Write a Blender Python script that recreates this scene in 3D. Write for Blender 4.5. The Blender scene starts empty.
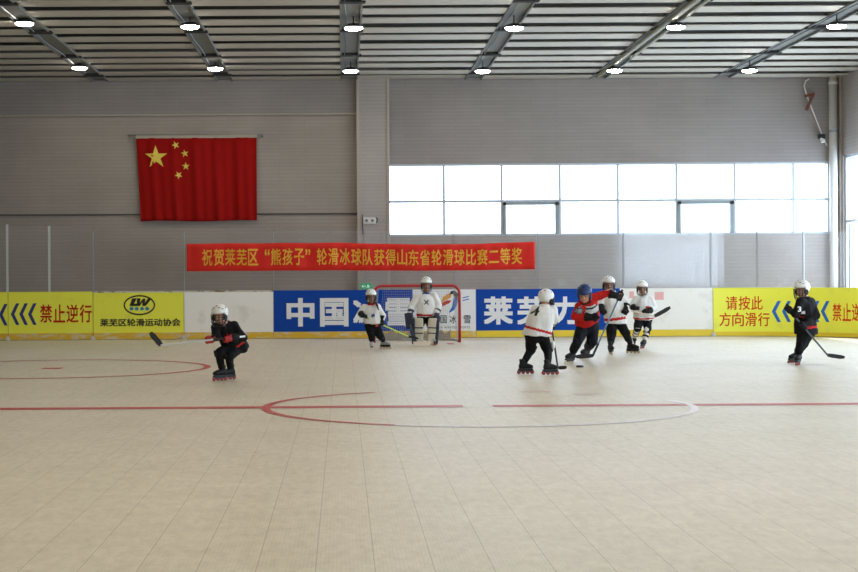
import bpy, bmesh, math, random
from mathutils import Vector, Matrix, Quaternion, noise
from mathutils.bvhtree import BVHTree
random.seed(4)
V = Vector
scene = bpy.context.scene
C = scene.collection

# ------------------------------------------------------------------ camera, sky, sun, exposure
F, HC, VPX, VPY, ROLL = 1550.0, 1.38, 343.0, 276.0, 0.006
cam_d = bpy.data.cameras.new('camera')
cam_d.sensor_width = 36.0
cam_d.lens = F / 858 * 36
cam_d.shift_x = (429 - VPX) / 858
cam_d.shift_y = (VPY - 286) / 858
cam_d.clip_end = 300
cam = bpy.data.objects.new('camera', cam_d)
C.objects.link(cam)
cam.matrix_world = Matrix.Translation((0, 0, HC)) @ Matrix.Rotation(math.pi / 2, 4, 'X') @ Matrix.Rotation(-ROLL, 4, 'Z')
scene.camera = cam

world = bpy.data.worlds.new('sky')
scene.world = world
world.use_nodes = True
bgn = world.node_tree.nodes['Background']
bgn.inputs['Color'].default_value = (0.68, 0.83, 1.0, 1)
bgn.inputs['Strength'].default_value = 3.5

sun_d = bpy.data.lights.new('sun', 'SUN')
sun_d.energy = 3.5
sun_d.angle = math.radians(1.0)
sun_d.color = (1.0, 0.97, 0.92)
sun = bpy.data.objects.new('sun', sun_d)
C.objects.link(sun)
sun.rotation_euler = V((-0.47, 0.08, -1.0)).to_track_quat('-Z', 'Y').to_euler()

scene.view_settings.view_transform = 'Standard'
scene.view_settings.look = 'None'
scene.view_settings.gamma = 1.0
scene.view_settings.use_curve_mapping = False
scene.view_settings.exposure = 1.2

LAMP_STRENGTH = 45.0

def portal(loc, rot, sx, sy):
    d = bpy.data.lights.new('window_daylight', 'AREA')
    d.shape = 'RECTANGLE'; d.size = sx; d.size_y = sy
    d.cycles.is_portal = True
    o = bpy.data.objects.new('window_daylight', d)
    C.objects.link(o); o.location = loc; o.rotation_euler = rot
    return o

# the hall's further lamp rows, unseen; bare lights added to brighten the near floor
for ry in (21.9, 15.8, 9.7, 3.6):
    for n in range(-3, 4):
        ld = bpy.data.lights.new('hall_lamp', 'AREA'); ld.shape = 'DISK'; ld.size = 0.34; ld.energy = (0.23 if ry > 12 else 0.36) * LAMP_STRENGTH
        ld.color = (1.0, 0.90, 0.72)
        lo = bpy.data.objects.new('hall_lamp', ld); C.objects.link(lo); lo.location = (0.17 + 2.95 * n, ry, 5.88)

# ------------------------------------------------------------------ pixel -> place
def at(px, py, Y):
    dx, dy = px - VPX, py - VPY
    x = dx - ROLL * dy
    y = dy + ROLL * dx
    return V((x * Y / F, Y, HC - y * Y / F))

def ground(px, py, z=0.0):
    dx, dy = px - VPX, py - VPY
    y = dy + ROLL * dx
    Y = F * (HC - z) / y
    return at(px, py, Y)

# ------------------------------------------------------------------ materials
MATS = {}
def mat(name, col, rough=0.6, metal=0.0, spec=0.5, emit=None, es=0.0):
    if name in MATS: return MATS[name]
    m = bpy.data.materials.new(name); m.use_nodes = True
    b = m.node_tree.nodes['Principled BSDF']
    b.inputs['Base Color'].default_value = (*col, 1)
    b.inputs['Roughness'].default_value = rough
    b.inputs['Metallic'].default_value = metal
    b.inputs['Specular IOR Level'].default_value = spec
    if emit:
        b.inputs['Emission Color'].default_value = (*emit, 1)
        b.inputs['Emission Strength'].default_value = es
    MATS[name] = m
    return m

def N(m, t, **kw):
    n = m.node_tree.nodes.new(t)
    for k, v in kw.items():
        if k in n.inputs.keys(): n.inputs[k].default_value = v
        else: setattr(n, k, v)
    return n
def L(m, a, ao, b, bi): m.node_tree.links.new(a.outputs[ao], b.inputs[bi])

def cloth_mat(name, col, scale=60, var=0.12, rough=0.85):
    m = mat(name, col, rough, spec=0.2)
    b = m.node_tree.nodes['Principled BSDF']
    tc = N(m, 'ShaderNodeTexCoord')
    no = N(m, 'ShaderNodeTexNoise', Scale=scale, Detail=3.0)
    L(m, tc, 'Object', no, 'Vector')
    bp = N(m, 'ShaderNodeBump', Strength=0.25, Distance=0.01)
    L(m, no, 'Fac', bp, 'Height'); L(m, bp, 'Normal', b, 'Normal')
    no2 = N(m, 'ShaderNodeTexNoise', Scale=scale * .12, Detail=2.0)
    L(m, tc, 'Object', no2, 'Vector')
    mx = N(m, 'ShaderNodeMix', data_type='RGBA')
    mx.inputs[6].default_value = (*[c * (1 - var) for c in col], 1)
    mx.inputs[7].default_value = (*[min(1, c * (1 + var)) for c in col], 1)
    L(m, no2, 'Fac', mx, 0); L(m, mx, 2, b, 'Base Color')
    return m

def scuff_mat(name, col, dirt, amount=0.5, scale=4.0, rough=0.45, zmin=None, stretch=(1, 1, 1)):
    """painted sheet with worn patches of another colour"""
    m = mat(name, col, rough)
    b = m.node_tree.nodes['Principled BSDF']
    tc = N(m, 'ShaderNodeTexCoord')
    mp = N(m, 'ShaderNodeMapping'); mp.inputs['Scale'].default_value = stretch
    no = N(m, 'ShaderNodeTexNoise', Scale=scale, Detail=6.0, Roughness=0.65)
    L(m, tc, 'Object', mp, 'Vector'); L(m, mp, 'Vector', no, 'Vector')
    cr = N(m, 'ShaderNodeValToRGB')
    cr.color_ramp.elements[0].position = 1 - amount; cr.color_ramp.elements[0].color = (*col, 1)
    cr.color_ramp.elements[1].position = min(1.0, 1 - amount + 0.12); cr.color_ramp.elements[1].color = (*dirt, 1)
    L(m, no, 'Fac', cr, 'Fac'); L(m, cr, 'Color', b, 'Base Color')
    return m

def wall_mat(name, c1, c2):
    m = mat(name, c1, 0.55)
    b = m.node_tree.nodes['Principled BSDF']
    tc = N(m, 'ShaderNodeTexCoord')
    sp = N(m, 'ShaderNodeSeparateXYZ'); L(m, tc, 'Object', sp, 'Vector')
    ad = N(m, 'ShaderNodeMath', operation='ADD'); L(m, sp, 'X', ad, 0); L(m, sp, 'Y', ad, 1)
    cb = N(m, 'ShaderNodeCombineXYZ'); L(m, ad, 'Value', cb, 'X'); L(m, sp, 'Z', cb, 'Y')
    br = N(m, 'ShaderNodeTexBrick', Scale=1.0)
    br.inputs['Color1'].default_value = (*c1, 1); br.inputs['Color2'].default_value = (*c2, 1)
    br.inputs['Mortar'].default_value = (*[c * .91 for c in c1], 1)
    br.inputs['Mortar Size'].default_value = 0.011
    br.inputs['Mortar Smooth'].default_value = 0.4
    br.inputs['Brick Width'].default_value = 1.2; br.inputs['Row Height'].default_value = 0.085
    br.inputs['Bias'].default_value = 0.0
    L(m, cb, 'Vector', br, 'Vector')
    no = N(m, 'ShaderNodeTexNoise', Scale=0.8, Detail=4.0); L(m, tc, 'Object', no, 'Vector')
    mx = N(m, 'ShaderNodeMix', data_type='RGBA', blend_type='MULTIPLY'); mx.inputs[0].default_value = 0.35
    L(m, br, 'Color', mx, 6); L(m, no, 'Fac', mx, 7); L(m, mx, 2, b, 'Base Color')
    bp = N(m, 'ShaderNodeBump', Strength=0.15, Distance=0.01, invert=True)
    L(m, br, 'Fac', bp, 'Height'); L(m, bp, 'Normal', b, 'Normal')
    return m

def floor_mat():
    col = (0.66, 0.61, 0.53)
    m = mat('sport_tile_floor', col, 0.42, spec=0.45)
    b = m.node_tree.nodes['Principled BSDF']
    tc = N(m, 'ShaderNodeTexCoord'); sp = N(m, 'ShaderNodeSeparateXYZ'); L(m, tc, 'Object', sp, 'Vector')
    def line(src, pitch, width):
        of = N(m, 'ShaderNodeMath', operation='ADD'); of.inputs[1].default_value = 0.14; L(m, sp, src, of, 0)
        mo = N(m, 'ShaderNodeMath', operation='DIVIDE'); mo.inputs[1].default_value = pitch; L(m, of, 'Value', mo, 0)
        fr = N(m, 'ShaderNodeMath', operation='FRACT'); L(m, mo, 'Value', fr, 0)
        lt = N(m, 'ShaderNodeMath', operation='LESS_THAN'); lt.inputs[1].default_value = width / pitch; L(m, fr, 'Value', lt, 0)
        return lt
    seam = line('X', 0.28, 0.005)
    fx = line('X', 0.02, 0.005); fy = line('Y', 0.02, 0.005)
    mxm = N(m, 'ShaderNodeMath', operation='MAXIMUM'); L(m, fx, 'Value', mxm, 0); L(m, fy, 'Value', mxm, 1)
    no = N(m, 'ShaderNodeTexNoise', Scale=1.3, Detail=8.0, Roughness=0.7); L(m, tc, 'Object', no, 'Vector')
    cr = N(m, 'ShaderNodeValToRGB')
    cr.color_ramp.elements[0].position = 0.3; cr.color_ramp.elements[0].color = (0.66, 0.60, 0.475, 1)
    cr.color_ramp.elements[1].position = 0.7; cr.color_ramp.elements[1].color = (0.76, 0.70, 0.58, 1)
    L(m, no, 'Fac', cr, 'Fac')
    def dark(prev, pout, fac, amt, colr):
        mu = N(m, 'ShaderNodeMath', operation='MULTIPLY'); mu.inputs[1].default_value = amt; L(m, fac, 'Value', mu, 0)
        mx = N(m, 'ShaderNodeMix', data_type='RGBA'); mx.inputs[7].default_value = (*colr, 1)
        L(m, mu, 'Value', mx, 0); L(m, prev, pout, mx, 6)
        return mx
    a = dark(cr, 'Color', mxm, 0.12, (0.30, 0.26, 0.21))
    a = dark(a, 2, seam, 0.42, (0.16, 0.14, 0.11))
    # dusty mottling left by wheels
    mp = N(m, 'ShaderNodeMapping'); mp.inputs['Scale'].default_value = (2.2, 0.8, 1.0); L(m, tc, 'Object', mp, 'Vector')
    n2 = N(m, 'ShaderNodeTexNoise', Scale=7.0, Detail=9.0, Roughness=0.75); L(m, mp, 'Vector', n2, 'Vector')
    c2_ = N(m, 'ShaderNodeValToRGB')
    c2_.color_ramp.elements[0].position = 0.36; c2_.color_ramp.elements[0].color = (0.86, 0.85, 0.82, 1)
    c2_.color_ramp.elements[1].position = 0.64; c2_.color_ramp.elements[1].color = (1.06, 1.06, 1.06, 1)
    L(m, n2, 'Fac', c2_, 'Fac')
    ml = N(m, 'ShaderNodeMix', data_type='RGBA', blend_type='MULTIPLY'); ml.inputs[0].default_value = 1.0
    L(m, a, 2, ml, 6); L(m, c2_, 'Color', ml, 7); a = ml
    L(m, a, 2, b, 'Base Color')
    bp = N(m, 'ShaderNodeBump', Strength=0.15, Distance=0.004, invert=True); L(m, mxm, 'Value', bp, 'Height'); L(m, bp, 'Normal', b, 'Normal')
    return m

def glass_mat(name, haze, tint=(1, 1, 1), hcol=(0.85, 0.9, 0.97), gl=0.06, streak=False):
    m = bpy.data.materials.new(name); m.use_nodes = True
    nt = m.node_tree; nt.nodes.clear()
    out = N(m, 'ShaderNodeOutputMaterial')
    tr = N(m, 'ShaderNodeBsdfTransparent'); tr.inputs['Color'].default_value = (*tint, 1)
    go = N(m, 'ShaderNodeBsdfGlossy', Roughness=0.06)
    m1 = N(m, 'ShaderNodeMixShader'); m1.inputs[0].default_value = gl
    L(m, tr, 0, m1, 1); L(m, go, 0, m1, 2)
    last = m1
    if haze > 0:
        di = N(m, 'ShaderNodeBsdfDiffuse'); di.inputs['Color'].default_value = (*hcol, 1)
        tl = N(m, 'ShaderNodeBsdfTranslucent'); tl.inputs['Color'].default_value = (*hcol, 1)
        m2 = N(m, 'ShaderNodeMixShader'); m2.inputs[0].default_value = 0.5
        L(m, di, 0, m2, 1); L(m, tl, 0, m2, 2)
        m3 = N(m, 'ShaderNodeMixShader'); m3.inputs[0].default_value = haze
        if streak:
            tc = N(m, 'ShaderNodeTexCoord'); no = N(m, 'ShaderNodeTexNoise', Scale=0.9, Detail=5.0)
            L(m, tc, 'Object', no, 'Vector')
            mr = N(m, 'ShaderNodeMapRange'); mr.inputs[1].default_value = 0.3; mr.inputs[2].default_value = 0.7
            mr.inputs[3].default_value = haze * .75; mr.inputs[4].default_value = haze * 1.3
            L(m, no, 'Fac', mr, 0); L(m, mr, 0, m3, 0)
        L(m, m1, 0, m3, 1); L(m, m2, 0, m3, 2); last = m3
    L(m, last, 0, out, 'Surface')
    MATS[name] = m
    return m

M = dict(
    floor=floor_mat(),
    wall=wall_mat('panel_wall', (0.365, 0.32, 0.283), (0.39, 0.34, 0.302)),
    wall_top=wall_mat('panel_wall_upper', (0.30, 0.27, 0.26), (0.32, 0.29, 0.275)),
    column=wall_mat('panel_column', (0.40, 0.365, 0.345), (0.42, 0.38, 0.36)),
    plain=mat('white_plaster', (0.62, 0.63, 0.65), 0.7),
    trim=mat('pale_trim', (0.38, 0.33, 0.27), 0.5),
    deck=mat('dark_deck', (0.06, 0.058, 0.05), 0.9),
    slat=mat('ceiling_slat', (0.42, 0.395, 0.34), 0.6),
    channel=mat('grey_channel', (0.19, 0.20, 0.195), 0.9, spec=0.15),
    steel_dark=mat('dark_steel', (0.04, 0.04, 0.04), 0.9, spec=0.05),
    alu=mat('window_aluminium', (0.42, 0.47, 0.52), 0.4, 0.0),
    alu_dark=mat('casement_aluminium', (0.24, 0.28, 0.30), 0.4, 0.0),
    lamp=mat('lamp_lens', (1, 1, 1), 0.4, emit=(1.0, 0.94, 0.82), es=LAMP_STRENGTH),
    lamp_body=mat('lamp_housing', (0.03, 0.03, 0.035), 0.4),
    white_pipe=mat('white_pipe', (0.62, 0.62, 0.60), 0.45),
    yellow=scuff_mat('yellow_board', (0.87, 0.87, 0.07), (0.79, 0.77, 0.09), 0.42, 3.0),
    kick=scuff_mat('yellow_kick_strip', (0.72, 0.46, 0.03), (0.66, 0.58, 0.40), 0.52, 2.6, stretch=(1, 1, 3)),
    kick_clean=scuff_mat('yellow_kick_strip_clean', (0.80, 0.60, 0.03), (0.75, 0.60, 0.2), 0.3, 3.0, stretch=(1, 1, 3)),
    board_white=scuff_mat('white_board', (0.89, 0.875, 0.84), (0.78, 0.76, 0.71), 0.42, 2.0),
    board_wear=scuff_mat('worn_board_edge', (0.62, 0.58, 0.50), (0.20, 0.12, 0.06), 0.5, 6.0, stretch=(1, 1, 2)),
    board_back=mat('board_backing', (0.25, 0.25, 0.26), 0.6),
    blue=mat('blue_print', (0.004, 0.058, 0.36), 0.55, spec=0.15),
    white_print=mat('white_print', (0.82, 0.83, 0.85), 0.45),
    navy_print=mat('navy_print', (0.012, 0.035, 0.19), 0.45),
    blue_print2=mat('sky_blue_print', (0.01, 0.13, 0.50), 0.45),
    red_print=mat('red_print', (0.50, 0.018, 0.006), 0.6, spec=0.15),
    orange_red_print=mat('orange_red_print', (0.64, 0.05, 0.008), 0.6, spec=0.15),
    black_print=mat('black_print', (0.012, 0.012, 0.012), 0.45),
    grey_print=mat('grey_print', (0.25, 0.25, 0.25), 0.5),
    orange_print=mat('orange_print', (0.75, 0.33, 0.05), 0.45),
    teal_print=mat('teal_print', (0.02, 0.25, 0.42), 0.45),
    pink_print=mat('pink_print', (0.80, 0.42, 0.42), 0.5),
    banner=cloth_mat('red_banner_cloth', (0.66, 0.022, 0.014), 40, 0.06, 0.6),
    gold=mat('gold_lettering', (0.78, 0.40, 0.02), 0.5),
    flag=cloth_mat('red_flag_cloth', (0.30, 0.003, 0.0015), 90, 0.08, 0.9),
    star=mat('flag_yellow', (0.72, 0.52, 0.06), 0.6),
    post=mat('glass_post', (0.62, 0.65, 0.66), 0.35, 0.5),
    post_dark=mat('glass_joint', (0.30, 0.34, 0.36), 0.35, 0.5),
    glass=glass_mat('clear_rink_glass', 0.03, gl=0.03),
    glass_glare=glass_mat('glare_rink_glass', 0.05, gl=0.06, streak=True),  # daylight reflected in the right-hand panels, put in as a milky haze
    pane=glass_mat('window_glass', 0.0, gl=0.05),
    line=scuff_mat('red_floor_line', (0.50, 0.05, 0.05), (0.58, 0.30, 0.27), 0.42, 3.0),
    line_faded=scuff_mat('faded_floor_line', (0.62, 0.40, 0.38), (0.66, 0.60, 0.54), 0.5, 3.0),
    line_pale=scuff_mat('pale_floor_line', (0.86, 0.80, 0.86), (0.74, 0.68, 0.62), 0.5, 3.0),  # floor sheen on the faded right arc, put into its pale lavender colour
    goal_red=mat('red_goal_pipe', (0.42, 0.015, 0.02), 0.4),
    net=mat('white_net', (0.42, 0.40, 0.37), 0.8),
    green=mat('exit_green', (0.0, 0.28, 0.10), 0.4, emit=(0.0, 0.6, 0.22), es=0.12),
    signwhite=mat('sign_white', (0.8, 0.9, 0.85), 0.4, emit=(0.7, 1, 0.85), es=0.1),
    cable=mat('dark_cable', (0.05, 0.045, 0.04), 0.6),
    rust=mat('rust_bracket', (0.16, 0.05, 0.03), 0.7),
    # people
    skin=mat('skin', (0.52, 0.27, 0.17), 0.55),
    eye=mat('eye_dark', (0.02, 0.015, 0.012), 0.3),
    lips=mat('lips', (0.40, 0.14, 0.11), 0.5),
    hair=mat('black_hair', (0.012, 0.010, 0.009), 0.5),
    j_white=cloth_mat('white_jersey', (0.74, 0.73, 0.71)),
    j_black=cloth_mat('black_jersey', (0.007, 0.007, 0.008)),
    j_red=cloth_mat('red_jersey', (0.55, 0.018, 0.014)),
    j_stripe=cloth_mat('red_stripe', (0.50, 0.02, 0.02)),
    j_grey=cloth_mat('grey_jersey', (0.55, 0.55, 0.54)),
    p_black=cloth_mat('black_trousers', (0.006, 0.006, 0.007)),
    p_navy=cloth_mat('dark_navy_trousers', (0.008, 0.009, 0.014)),
    helm_white=mat('white_helmet', (0.80, 0.80, 0.78), 0.35),
    helm_blue=mat('blue_helmet', (0.008, 0.03, 0.13), 0.45),
    cage=mat('helmet_cage', (0.02, 0.02, 0.022), 0.35, 0.5),
    pad_black=mat('black_padding', (0.008, 0.008, 0.009), 0.7, spec=0.25),
    pad_white=mat('white_padding', (0.72, 0.71, 0.69), 0.55),
    pad_cream=mat('cream_goalie_pad', (0.60, 0.54, 0.42), 0.6),
    pad_navy=mat('navy_goalie_pad', (0.02, 0.025, 0.055), 0.55),
    glove_red=mat('red_glove', (0.42, 0.02, 0.02), 0.6),
    boot=mat('black_skate_boot', (0.010, 0.010, 0.011), 0.6, spec=0.25),
    boot_grey=mat('grey_skate_boot', (0.35, 0.35, 0.36), 0.45),
    sframe=mat('skate_frame', (0.012, 0.012, 0.013), 0.6, 0.0),
    wheel_red=mat('red_skate_wheel', (0.28, 0.035, 0.03), 0.5),
    wheel_pale=mat('pale_skate_wheel', (0.62, 0.52, 0.35), 0.5),
    tape=mat('black_tape', (0.012, 0.012, 0.012), 0.7),
    shaft_white=mat('white_stick', (0.50, 0.48, 0.45), 0.4),
    shaft_yellow=mat('yellow_green_stick', (0.55, 0.72, 0.04), 0.4),
    shaft_blue=mat('grey_blue_stick', (0.10, 0.19, 0.27), 0.4),
    shaft_dark=mat('dark_stick', (0.05, 0.065, 0.07), 0.4),
    shaft_tan=mat('tan_stick', (0.70, 0.60, 0.50), 0.4),
    puck=mat('black_puck', (0.012, 0.012, 0.014), 0.5),
)

# ------------------------------------------------------------------ object helpers
def link(name, me, m=None, parent=None):
    o = bpy.data.objects.new(name, me); C.objects.link(o)
    if m is not None:
        for k in (m if isinstance(m, (list, tuple)) else [m]): me.materials.append(k)
    if parent is not None:
        o.parent = parent
        o.matrix_parent_inverse = Matrix.Translation(-world_loc(parent))
    return o
def world_loc(o):
    return V(o['_base']) if '_base' in o.keys() else V((0, 0, 0))
def obj(name, bm, m=None, parent=None, smooth=False):
    me = bpy.data.meshes.new(name)
    bmesh.ops.recalc_face_normals(bm, faces=bm.faces)
    bm.to_mesh(me); bm.free()
    if smooth:
        for p in me.polygons: p.use_smooth = True
    return link(name, me, m, parent)
def tag(o, label=None, cat=None, group=None, kind=None):
    if label: o['label'] = label
    if cat: o['category'] = cat
    if group: o['group'] = group
    if kind: o['kind'] = kind
    return o
BASES = []
def thing(name, label, cat, loc=(0, 0, 0), group=None):
    o = bpy.data.objects.new(name, None); C.objects.link(o)
    o.empty_display_size = 0.1
    o.location = loc
    o['_base'] = tuple(loc)
    BASES.append(o)
    return tag(o, label, cat, group)
def struct(name, bm, m=None, parent=None, smooth=False):
    o = obj(name, bm, m, parent, smooth)
    if parent is None: o['kind'] = 'structure'
    return o

def box(bm, x0, x1, y0, y1, z0, z1, mi=0):
    vs = [bm.verts.new((x, y, z)) for z in (z0, z1) for y in (y0, y1) for x in (x0, x1)]
    for f in ((0, 2, 3, 1), (4, 5, 7, 6), (0, 1, 5, 4), (2, 6, 7, 3), (0, 4, 6, 2), (1, 3, 7, 5)):
        fc = bm.faces.new([vs[i] for i in f]); fc.material_index = mi
def boxm(*a):
    bm = bmesh.new(); box(bm, *a); return bm
def frame_axes(d):
    d = V(d).normalized()
    up = V((0, 0, 1)) if abs(d.z) < 0.95 else V((1, 0, 0))
    a = d.cross(up).normalized(); b = a.cross(d).normalized()
    return d, a, b
def obox(bm, c, ax, ay, az, hx, hy, hz, bevel=0.0):
    """box with its own axes and half sizes"""
    c = V(c)
    vs = [bm.verts.new(c + ax * (sx * hx) + ay * (sy * hy) + az * (sz * hz)) for sz in (-1, 1) for sy in (-1, 1) for sx in (-1, 1)]
    fs = [bm.faces.new([vs[i] for i in f]) for f in ((0, 2, 3, 1), (4, 5, 7, 6), (0, 1, 5, 4), (2, 6, 7, 3), (0, 4, 6, 2), (1, 3, 7, 5))]
    if bevel > 0:
        es = list({e for f in fs for e in f.edges})
        bmesh.ops.bevel(bm, geom=es, offset=bevel, segments=2, affect='EDGES', profile=0.5)
def tube(bm, pts, r, n=8, caps=True):
    pts = [V(p) for p in pts]; rings = []
    prev = None
    for i, p in enumerate(pts):
        d = (pts[min(i + 1, len(pts) - 1)] - pts[max(i - 1, 0)])
        d, a, b = frame_axes(d)
        if prev is not None:
            a = (prev - d * prev.dot(d)).normalized(); b = a.cross(d).normalized()
        prev = a
        rr = r[i] if isinstance(r, (list, tuple)) else r
        rings.append([bm.verts.new(p + (a * math.cos(t) + b * math.sin(t)) * rr) for t in [2 * math.pi * k / n for k in range(n)]])
    for q in range(len(rings) - 1):
        for k in range(n):
            bm.faces.new((rings[q][k], rings[q][(k + 1) % n], rings[q + 1][(k + 1) % n], rings[q + 1][k]))
    if caps:
        bm.faces.new(rings[0]); bm.faces.new(rings[-1])
def cyl(bm, c, d, r, h, n=20, r2=None):
    d = V(d).normalized(); c = V(c)
    tube(bm, [c - d * h / 2, c + d * h / 2], [r, r if r2 is None else r2], n)
def loft(bm, rings, caps=True):
    """rings: lists of points, same count"""
    vs = [[bm.verts.new(p) for p in r] for r in rings]; n = len(vs[0])
    for q in range(len(vs) - 1):
        for k in range(n):
            bm.faces.new((vs[q][k], vs[q][(k + 1) % n], vs[q + 1][(k + 1) % n], vs[q + 1][k]))
    if caps:
        bm.faces.new(vs[0]); bm.faces.new(vs[-1])
def ering(c, a, b, ra, rb, n=20, pw=1.0):
    out = []
    for k in range(n):
        t = 2 * math.pi * k / n
        ct, st = math.cos(t), math.sin(t)
        out.append(V(c) + a * (ra * math.copysign(abs(ct) ** pw, ct)) + b * (rb * math.copysign(abs(st) ** pw, st)))
    return out
def rcone(bm, a, b, ra, rb, n=12):
    """tapered limb with round ends"""
    a, b = V(a), V(b)
    if (b - a).length < 1e-5: b = a + V((0, 0, 1e-3))
    d, u, w = frame_axes(b - a)
    rings = []
    for t in (-80, -50, -20): 
        t = math.radians(t); rings.append(ering(a + d * (ra * math.sin(t)), u, w, ra * math.cos(t), ra * math.cos(t), n))
    for t in (20, 50, 80):
        t = math.radians(t); rings.append(ering(b + d * (rb * math.sin(t)), u, w, rb * math.cos(t), rb * math.cos(t), n))
    loft(bm, rings)
def chain(bm, pts, rs, n=12):
    for i in range(len(pts) - 1): rcone(bm, pts[i], pts[i + 1], rs[i], rs[i + 1], n)
def ell(bm, c, ax, ay, az, rx, ry, rz, n=16):
    c = V(c); rings = []
    for i in range(1, n // 2):
        t = math.pi * i / (n // 2)
        rings.append(ering(c + az * (rz * math.cos(t)), ax, ay, rx * math.sin(t), ry * math.sin(t), n))
    loft(bm, rings)

DG = None
def voxel(name, bm, m, parent, vox=0.012, smooth=4, fold=0.0, fscale=9.0, index=None):
    """fuse overlapping volumes into one continuous skin"""
    me = bpy.data.meshes.new(name)
    bmesh.ops.recalc_face_normals(bm, faces=bm.faces)
    bm.to_mesh(me); bm.free()
    o = bpy.data.objects.new(name, me); C.objects.link(o)
    r = o.modifiers.new('r', 'REMESH'); r.mode = 'VOXEL'; r.voxel_size = vox
    s = o.modifiers.new('s', 'SMOOTH'); s.factor = 0.5; s.iterations = smooth
    dg = bpy.context.evaluated_depsgraph_get()
    me2 = bpy.data.meshes.new_from_object(o.evaluated_get(dg))
    bpy.data.objects.remove(o); bpy.data.meshes.remove(me)
    me2.name = name
    if fold > 0:
        nrm = [v.normal.copy() for v in me2.vertices]
        for v, nn in zip(me2.vertices, nrm):
            q = v.co * fscale
            k = noise.noise(V((q.x, q.y, q.z * .45))) + 0.5 * noise.noise(V((q.x * 2.3, q.y * 2.3, q.z)))
            v.co += nn * (k * fold)
    for p in me2.polygons: p.use_smooth = True
    ob = link(name, me2, m, parent)
    if index:
        for p in me2.polygons: p.material_index = index(p.center)
    return ob

TXT = {}
def text_verts(s, bold=0.0):
    """outline of a line of writing as (verts, faces) fitted to 0..1 in both directions"""
    key = (s, bold)
    if key in TXT: return TXT[key]
    cu = bpy.data.curves.new('t', 'FONT'); cu.body = s; cu.size = 1.0; cu.resolution_u = 3
    o = bpy.data.objects.new('t', cu); C.objects.link(o)
    dg = bpy.context.evaluated_depsgraph_get()
    me = bpy.data.meshes.new_from_object(o.evaluated_get(dg))
    bpy.data.objects.remove(o); bpy.data.curves.remove(cu)
    xs = [v.co.x for v in me.vertices]; ys = [v.co.y for v in me.vertices]
    x0, x1, y0, y1 = min(xs), max(xs), min(ys), max(ys)
    vs, fs = [], []
    sh = [(-bold, -bold), (bold, -bold), (-bold, bold), (bold, bold)] if bold > 0 else [(0, 0)]
    for dx, dy in sh:       # heavier strokes: the outline laid down a few times, a hair apart
        k = len(vs)
        vs += [((v.co.x + dx - x0 + bold) / (x1 - x0 + 2 * bold), (v.co.y + dy - y0 + bold) / (y1 - y0 + 2 * bold)) for v in me.vertices]
        fs += [tuple(q + k for q in p.vertices) for p in me.polygons]
    bpy.data.meshes.remove(me)
    TXT[key] = (vs, fs)
    return TXT[key]
def flat(name, vf, fn, m, parent, thick=0.0):
    """put a flat outline (0..1) somewhere through fn(u, v) -> point"""
    vs, fs = vf
    thick = len({v for v in fs[0]}) and vf is not None and any(vf is q for k_, q in TXT.items() if k_[1] > 0)
    me = bpy.data.meshes.new(name)
    nq = len(vs) // 4 if len(vs) % 4 == 0 and thick else 0
    me.from_pydata([fn(u, v) - V((0, (i // nq) * .0007 if nq else 0, 0)) for i, (u, v) in enumerate(vs)], [], fs); me.update()
    return link(name, me, m, parent)
def poly(pts):
    return pts, [tuple(range(len(pts)))]
def star_poly(rot=0.0):
    pts = []
    for k in range(10):
        r = 0.5 if k % 2 == 0 else 0.191
        t = math.pi / 2 + k * math.pi / 5 + rot
        pts.append((0.5 + r * math.cos(t), 0.5 + r * math.sin(t)))
    pts.append((0.5, 0.5))
    return pts, [(10, k, (k + 1) % 10) for k in range(10)]

# ------------------------------------------------------------------ the setting
YB = 34.22          # rink side of the far boards
YW = 36.9           # far wall
XR, XL = 11.85, -10.5
YN = -3.5
CZ = at(343, 80, YW).z   # ceiling slats

bm = bmesh.new(); box(bm, XL - .2, XR + .2, YN - .2, YW + .4, -0.2, 0.0)
floor = struct('floor', bm, M['floor'])
tag(floor, 'beige interlocking sport tile rink floor', None)

def ring_mark(name, c, r, w, t0, t1, m, n=96):
    bm = bmesh.new(); a = []; b = []
    for k in range(n + 1):
        t = t0 + (t1 - t0) * k / n
        for lst, rr in ((a, r - w / 2), (b, r + w / 2)):
            lst.append(bm.verts.new((c.x + rr * math.cos(t), c.y + rr * math.sin(t), 0.004)))
    for k in range(n): bm.faces.new((a[k], a[k + 1], b[k + 1], b[k]))
    return obj(name, bm, m, floor)
yc = ground(430, 406.5).y
def strip(name, xa, xb, y, w, m):
    bm = bmesh.new()
    vs = [bm.verts.new(p) for p in ((xa, y - w / 2, .003), (xb, y - w / 2, .003), (xb, y + w / 2, .003), (xa, y + w / 2, .003))]
    bm.faces.new(vs)
    return obj(name, bm, m, floor)
k = yc / F
strip('centre_line', XL, (462 - VPX) * k, yc, 0.27, M['line'])
strip('centre_line', (492 - VPX) * k, XR, yc, 0.24, M['line'])
cc = V(((477 - VPX) * k, yc, 0)); rc = 212 * k
ring_mark('circle_marking', cc, rc, 0.09, math.radians(118), math.radians(245), M['line'])
ring_mark('circle_marking', cc, rc, 0.08, math.radians(245), math.radians(330), M['line_pale'])
ring_mark('circle_marking', cc, rc, 0.08, math.radians(330), math.radians(375), M['line_pale'])
c2 = ground(52, 368.5)
ring_mark('circle_marking', c2, 2.36, 0.10, 0, 2 * math.pi, M['line'])
strip('centre_dash', c2.x - .15, c2.x + .15, c2.y, 0.35, M['line'])
for px, py in ((536, 392), (588, 394)):
    g = ground(px, py); strip('centre_dash', g.x - .17, g.x + .17, g.y, 0.14, M['line_faded'])
g = ground(449.5, 343.8); strip('goal_line_dash', g.x - .05, g.x + .09, g.y, 0.7, M['line'])
g = ground(810, 364.5); strip('centre_dash', g.x - .2, g.x + .2, g.y, 0.10, M['line_faded'])

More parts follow.
